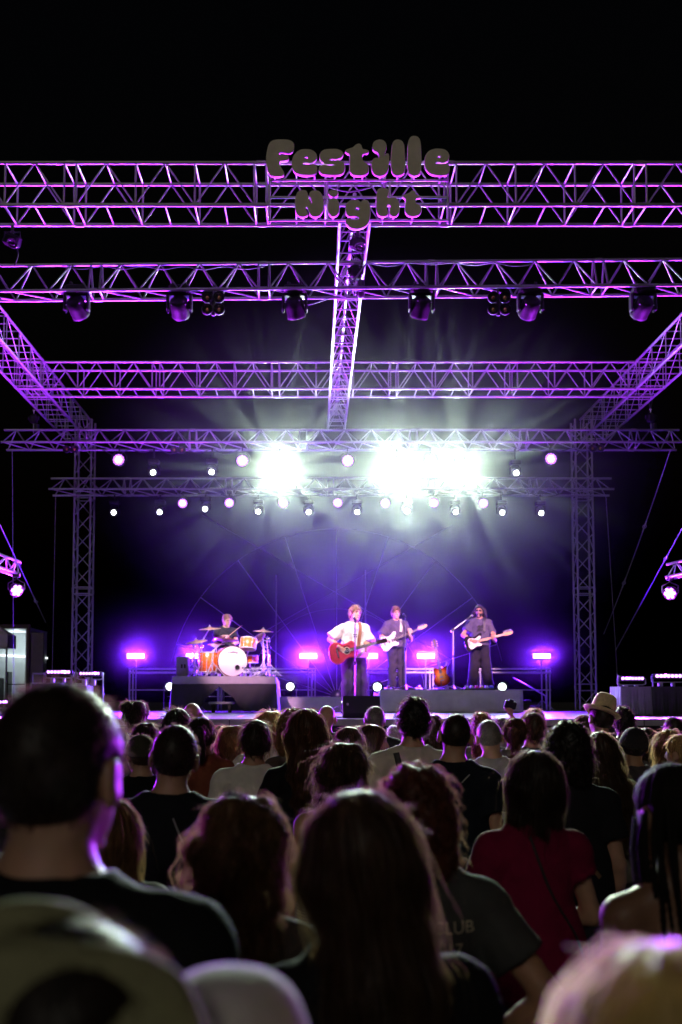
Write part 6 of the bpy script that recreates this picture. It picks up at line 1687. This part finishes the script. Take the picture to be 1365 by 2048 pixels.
def n8(c):
    fg = c['fig']; rng = c['rng']
    def Fn(P):
        q = (P - fg.hc) @ fg.HR; a = np.arctan2(q[:, 0], -q[:, 1] + .02)
        return cutface(ell(q, (0, -.012, .024), (.088, .108, .106)) + .003 * np.cos(a * 22), q)
    V, Q = nets(Fn, fg.hc - V3(.15, .16, .14), fg.hc + V3(.15, .16, .17), .007)
    hm = mat('braided_hair', HAIRCOL['black'], .75, 0, .3, 60, .5, 400, spec=.15)
    slot_obj('hair', np_mesh('hair', [(V, Q, 0)]), hm, c['root'])
    for i in range(44):
        a = rng.uniform(-1.9, 1.9); st_ = np.array([.092 * math.sin(a), -.012 - .105 * math.cos(a), rng.uniform(-.05, .04)])
        L = rng.uniform(.36, .5); pts = []; rs = []
        o = st_ * np.array([1, 1, 0]); o /= np.linalg.norm(o)
        for j in range(40):
            k = j / 39; p = st_ + o * (.016 * min(1, k * 6)) + np.array([.006 * math.sin(i + k * 5) - st_[0] * .25 * k, -.03 * k * abs(math.cos(a)), -L * k + .002 * math.cos(j * 1.6)])
            pts.append(to_head(c, [tuple(p)])[0]); rs.append((.0062 - .002 * k) * (1 + .18 * math.sin(j * 1.6 * 2)))
        MB().path(pts, rs, 6).build('braid', hm, c['root'])
    MB().ell(to_head(c, [(-.085, .0, -.05)])[0], (.004, .004, .012), 8, 6).build('earring', mat('gold', (.8, .55, .2), .2, 1.0, 0), c['root'])
who('person with thin black braids and bare shoulders at the right edge', 1348, 1521, 2.45, lod=0, hairh=.018, hair=('braids', 'black'), top=('tube', BLK), sex='f', skin='brown', hy=10, extras=n8)
# ---- middle rows
who('person with short greying hair and prominent ears in a black tee', 341, 1445, 3.9, lod=1, hairh=.02, hair=('crop', 'dark'), top=('tee', (.010, .011, .014)), girth=1.06, extras=ex_strap([(.02, 1.42), (.06, 1.33), (.11, 1.26)], .006, (.3, .3, .32)))
who('young person with short dark hair in an off-white tee', 506, 1441, 6.1, lod=1, hairh=.02, hair=('short', 'dark'), top=('tee', OFFW), girth=.92, skin='tan')
who('person with long straight brown hair in a black tee', 613, 1410, 5.3, lod=1, hairh=.03, hair=('long', 'chestnut'), top=('tee', BLK), sex='f', pose='fold')
who('person with windblown bob in a cream ribbed sleeveless top', 680, 1476, 4.3, lod=1, hairh=.03, hair=('messybob', 'brown'), top=('tank', fabric('ribbed_cream', (.55, .48, .36), stripes=('Z', .012, (.33, .28, .2)))), sex='f', hy=-14, pose='down')
who('tall person with dark curls in a beige tee and black cross strap', 821, 1391, 6.2, lod=1, hairh=.05, hair=('curly', 'black'), top=('tee', BEIGE), extras=ex_strap([(-.10, 1.47), (-.085, 1.40), (-.06, 1.30), (-.02, 1.20), (.08, 1.02)], .034, (.012, .012, .012)))
who('person with buzzed hair and a broad neck in a navy tee', 905, 1425, 5.5, lod=1, hairh=.010, hair=('buzz', 'dark'), top=('tee', NAVY), girth=1.12, extras=ex_strap([(.05, 1.40), (.09, 1.44)], .006, (.35, .35, .35)))
who('child with auburn hair in a bun and a striped top', 967, 1466, 7.2, lod=1, hairh=.02, hair=('bun', 'auburn'), top=('tee', fabric('striped_top', (.34, .33, .30), stripes=('Z', .022, (.05, .05, .06)))), sex='f', girth=.9)
who('person with a dark mass of curly hair and a tan bag strap', 1127, 1438, 4.75, lod=1, hairh=.045, hair=('bigcurly', 'black'), top=('tee', (.011, .011, .014)), girth=1.12, extras=ex_strap([(-.14, 1.44), (-.06, 1.33), (.04, 1.20), (.13, 1.08)], .02, (.16, .09, .05)))
who('person with very long wavy hair lit golden along its right edge', 1206, 1456, 5.9, lod=1, hairh=.03, hair=('verylong', 'brown'), top=('tee', (.18, .16, .13)), sex='f')
def n_fed(c):
    fg = c['fig']; STR = mat('straw_weave', (.62, .47, .28), .8, 0, .15, 60, .5, 160); tilt = Euler((R(-12), R(22), 0)).to_matrix()
    o = to_head(c, [(0, -.012, .045)])[0]; up = tilt @ Vector((0, 0, 1))
    MB().lathe([(.094, 0), (.092, .04), (.086, .10), (.074, .142), (.058, .156), (.034, .138), (0, .128)], o=o, d=up, n=28, sx=.84).build('hat_crown', STR, c['root'])
    MB().lathe([(.090, .002), (.112, -.006), (.132, .004), (.143, .018), (.141, .021), (.128, .008), (.112, -.001), (.090, .007)], o=o, d=up, n=36, sx=.90).build('hat_brim', STR, c['root'])
    MB().lathe([(.0955, .002), (.0945, .036), (.0925, .036), (.0935, .002), (.0955, .002)], o=o, d=up, n=28, sx=.845).build('hat_band', mat('hat_band_red', (.36, .03, .03), .7), c['root'])
who('person in a tilted straw hat with a red band and pale shirt', 1199, 1408, 7.9, lod=1, hairh=.0, hair=('crop', 'dark'), top=('long', fabric('pale_shirt', (.5, .47, .40))), hy=12, extras=n_fed)
who('person with a dark afro beside the straw hat', 1246, 1411, 9.3, hairh=.05, hair=('curly', 'black'), top=('tee', BLK), skin='dark')
who('person in a dark knitted cap behind the golden-edged long hair', 1262, 1452, 6.6, lod=1, hairh=.02, hair=('crop', 'black'), top=('tee', (.03, .025, .03)), skin='brown', extras=ex_cap((.018, .016, .02), .004, False, 1.02, .010))
who('person with dark hair to the shoulders, second head from the right edge', 1291, 1451, 8.0, hairh=.03, hair=('bob', 'dark'), top=('tee', (.10, .09, .09)), sex='f')
who('person with light brown layered hair near the right edge', 1331, 1454, 7.4, hairh=.03, hair=('loose', 'light'), top=('tee', (.2, .18, .16)), sex='f')
who('person with blond hair cut off by the right edge', 1368, 1462, 6.3, hairh=.03, hair=('bun', 'blond'), top=('tee', (.2, .18, .16)), sex='f', hy=30)
def ex_glasses(c):
    MB().path(to_head(c, [(-.082, -.01, .018), (-.078, .05, .018), (-.06, .095, .016), (0, .112, .014), (.06, .095, .016), (.078, .05, .018), (.082, -.01, .018)]), .004, 5).build('glasses', mat('glasses_frame', (.5, .3, .6), .2, .6), c['root'])
who('person with cropped hair and glasses, front row far right', 1346, 1434, 10.6, hairh=.01, hair=('crop', 'dark'), top=('tee', BLK), hy=35, extras=ex_glasses)
# ---- front rows
who('person with an untidy updo in a white ribbed sweater, front left', 266, 1394, 8.6, lod=1, hairh=.045, hair=('updo', 'dark'), top=('long', fabric('ribbed_white', (.55, .52, .50), stripes=('X', .02, (.30, .28, .28)))), sex='f', hy=-25)
who('bald person behind the ponytail in rust, left of the drum trolley', 390, 1406, 9.2, lod=1, hairh=.0, hair=('bald', ''), top=('tee', (.04, .04, .05)))
who('person with spiky dark hair turned to the right', 352, 1416, 7.4, lod=1, hairh=.035, hair=('spiky', 'black'), top=('tee', BLK), hy=-40)
who('person with a dark ponytail in a rust brown top', 408, 1431, 6.8, lod=1, hairh=.018, hair=('pony', 'dark'), top=('tee', (.16, .045, .025)), sex='f', hy=-8)
def f5(c):
    ex_cap((.045, .042, .03), .003, True, 1.0, .009)(c)
who('person in a dark olive baseball cap and black top at the left', 286, 1466, 6.0, lod=1, hairh=.02, hair=('crop', 'brown'), top=('tee', BLK), hy=30, extras=f5)
who('person with dark wispy hair above the olive cap', 287, 1443, 7.9, hairh=.02, hair=('messybob', 'dark'), top=('tee', (.05, .04, .04)), sex='f')
who('person holding an arm up behind the tall person at the left', 232, 1449, 7.2, lod=1, hairh=.03, hair=('bob', 'brown'), top=('tee', (.03, .03, .03)), sex='f', pose='drink')
who('person with light tousled hair, face turned right, in the left middle', 463, 1447, 7.1, lod=1, hairh=.03, hair=('loose', 'light'), top=('tee', (.05, .05, .06)), sex='f', hy=-55)
def f8(c): MB().ell(to_head(c, [(.085, -.002, -.06)])[0], (.007, .004, .013), 10, 6).build('earring', mat('orange_resin', (.85, .20, .04), .25), c['root'])
who('person with blond pinned-up hair, orange earring and white jacket', 533, 1417, 6.9, lod=1, hairh=.03, hair=('loose', 'blond'), top=('jacket', (.56, .54, .48)), sex='f', hy=-12, extras=f8)
who('person with frizzy fair curls left of the long brown hair', 594, 1414, 6.6, lod=1, hairh=.045, hair=('bigcurly', 'light'), top=('tee', (.2, .19, .18)), sex='f')
who('bald person right of the long brown hair, below the low riser', 650, 1411, 9.3, lod=1, hairh=.0, hair=('bald', ''), top=('tee', (.06, .06, .06)), hy=8)
who('person with short grey hair in a dark jacket below the wedge monitor', 746, 1412, 9.1, lod=1, hairh=.012, hair=('crop', 'grey'), top=('jacket', (.03, .03, .035)))
who('person with brown hair smiling in profile to the right', 737, 1443, 6.9, lod=1, hairh=.03, hair=('bob', 'brown'), top=('tee', (.04, .035, .03)), sex='f', hy=-72)
who('person with smooth parted hair and a white strap top', 692, 1447, 6.4, lod=1, hairh=.03, hair=('long', 'brown'), top=('tank', OFFW), sex='f')
who('person with brown ringlets hidden behind the beige tee', 862, 1426, 8.2, hairh=.045, hair=('bigcurly', 'brown'), top=('tee', BLK), sex='f')
who('short person with white fluffy hair left of the beige tee', 790, 1452, 10.6, hairh=.03, hair=('curly', 'white'), top=('tee', (.1, .1, .1)))
who('person with light curls behind the buzzed head', 969, 1423, 8.8, hairh=.045, hair=('curly', 'light'), top=('tee', (.1, .1, .1)))
who('person with close-cropped grey hair in a pale grey tee', 984, 1438, 6.7, lod=1, hairh=.010, hair=('buzz', 'grey'), top=('tee', (.32, .31, .30)))
who('person with a golden ponytail right of the grey crop', 1025, 1433, 7.7, hairh=.018, hair=('pony', 'chestnut'), top=('tee', (.12, .11, .1)), sex='f')
who('person with short brown hair right of the ponytail', 1061, 1425, 7.9, hairh=.025, hair=('short', 'brown'), top=('tee', (.06, .05, .05)))
who('person with a messy fair bun above the short brown hair', 1064, 1409, 9.6, hairh=.05, hair=('updo', 'light'), top=('tee', (.1, .1, .1)), sex='f')
cc = who('person raising a camera above the crowd, front row', 1003, 1436, 10.8, lod=1, hairh=.02, hair=('short', 'grey'), top=('long', (.25, .22, .2)), pose='raise')
f = cc['fig']; wv = Matrix.LocRotScale(cc['root'].location, cc['root'].rotation_euler, cc['root'].scale) @ Vector(tuple(f.J['wriR'] + V3(0, .03, .12)))
t = empty('camera', wv, (.2, .25, 0), label='small black camera held up over the front row', cat='camera')
MB().box((0, 0, 0), (.13, .05, .085), bev=.01).box((0, 0, .05), (.05, .04, .025), bev=.006).build('camera_body', BLACK, t)
MB().lathe([(.035, 0), (.035, .05), (.030, .055), (0, .05)], o=(0, .025, -.005), d=(0, 1, 0), n=16).build('lens', GLASSDARK, t)
who('person with dark golden-streaked hair left of the straw hat', 1163, 1426, 9.8, hairh=.03, hair=('bob', 'brown'), top=('tee', (.06, .05, .05)), sex='f')
who('person with orange-brown hair between the rust top and fair profile', 437, 1452, 9.4, hairh=.02, hair=('short', 'auburn'), top=('tee', (.1, .1, .1)))
who('person with curly grey hair low beside the blond pinned hair', 505, 1447, 9.9, hairh=.04, hair=('curly', 'grey'), top=('tee', (.1, .1, .1)))
who('person with dark hair peeping past the long brown hair on its right', 720, 1450, 10.2, hairh=.03, hair=('short', 'dark'), top=('tee', (.04, .04, .05)))
who('person with dark hair in the second row behind the navy tee', 880, 1447, 9.8, hairh=.02, hair=('short', 'dark'), top=('tee', (.05, .04, .04)))
who('person with fair straight hair low beside the black tee at the left', 226, 1588, 3.2, lod=1, hairh=.03, hair=('bob', 'light'), top=('tee', (.10, .09, .08)), sex='f', girth=.9)
# ------------------------------------------------------------------ machine smoke: soft-edged clouds round the back lamps and low behind the band
def smoke(loc, rad, dens, aniso, noise=.35, core=.05):
    m = bpy.data.materials.new('machine_smoke'); m.use_nodes = True
    n = m.node_tree.nodes; l = m.node_tree.links; n.clear()
    out = n.new('ShaderNodeOutputMaterial'); v = n.new('ShaderNodeVolumePrincipled')
    v.inputs['Color'].default_value = (.90, .94, .92, 1); v.inputs['Anisotropy'].default_value = aniso
    tc = n.new('ShaderNodeTexCoord'); ln = n.new('ShaderNodeVectorMath'); ln.operation = 'LENGTH'
    l.new(tc.outputs['Object'], ln.inputs[0])
    mr = n.new('ShaderNodeMapRange'); mr.interpolation_type = 'SMOOTHERSTEP'
    mr.inputs[1].default_value = core; mr.inputs[2].default_value = 1.0; mr.inputs[3].default_value = 1; mr.inputs[4].default_value = 0
    l.new(ln.outputs['Value'], mr.inputs[0])
    sc = n.new('ShaderNodeVectorMath'); sc.operation = 'MULTIPLY'; sc.inputs[1].default_value = rad
    l.new(tc.outputs['Object'], sc.inputs[0])
    nz = n.new('ShaderNodeTexNoise'); nz.inputs['Scale'].default_value = .55; nz.inputs['Detail'].default_value = 2; l.new(sc.outputs[0], nz.inputs['Vector'])
    m2 = n.new('ShaderNodeMapRange'); m2.inputs[1].default_value = .3; m2.inputs[2].default_value = .7; m2.inputs[3].default_value = 1 - noise; m2.inputs[4].default_value = 1 + noise
    l.new(nz.outputs['Fac'], m2.inputs[0])
    a = n.new('ShaderNodeMath'); a.operation = 'MULTIPLY'; b = n.new('ShaderNodeMath'); b.operation = 'MULTIPLY'; b.inputs[1].default_value = dens
    l.new(mr.outputs[0], a.inputs[0]); l.new(m2.outputs[0], a.inputs[1]); l.new(a.outputs[0], b.inputs[0])
    l.new(b.outputs[0], v.inputs['Density']); l.new(v.outputs[0], out.inputs['Volume'])
    o = MB().ell((0, 0, 0), (1, 1, 1), 40, 20).build('smoke', m); o.location = loc; o.scale = rad
    tag(o, kind='stuff'); return o
smoke(at(760, 900, 19.9), (6.6, 3.0, 4.8), .019, .5, core=.3)
smoke(at(680, 1285, 22.7), (8.6, 1.1, 2.4), .075, .70)
cy.volume_step_rate = 3.0; cy.volume_max_steps = 40
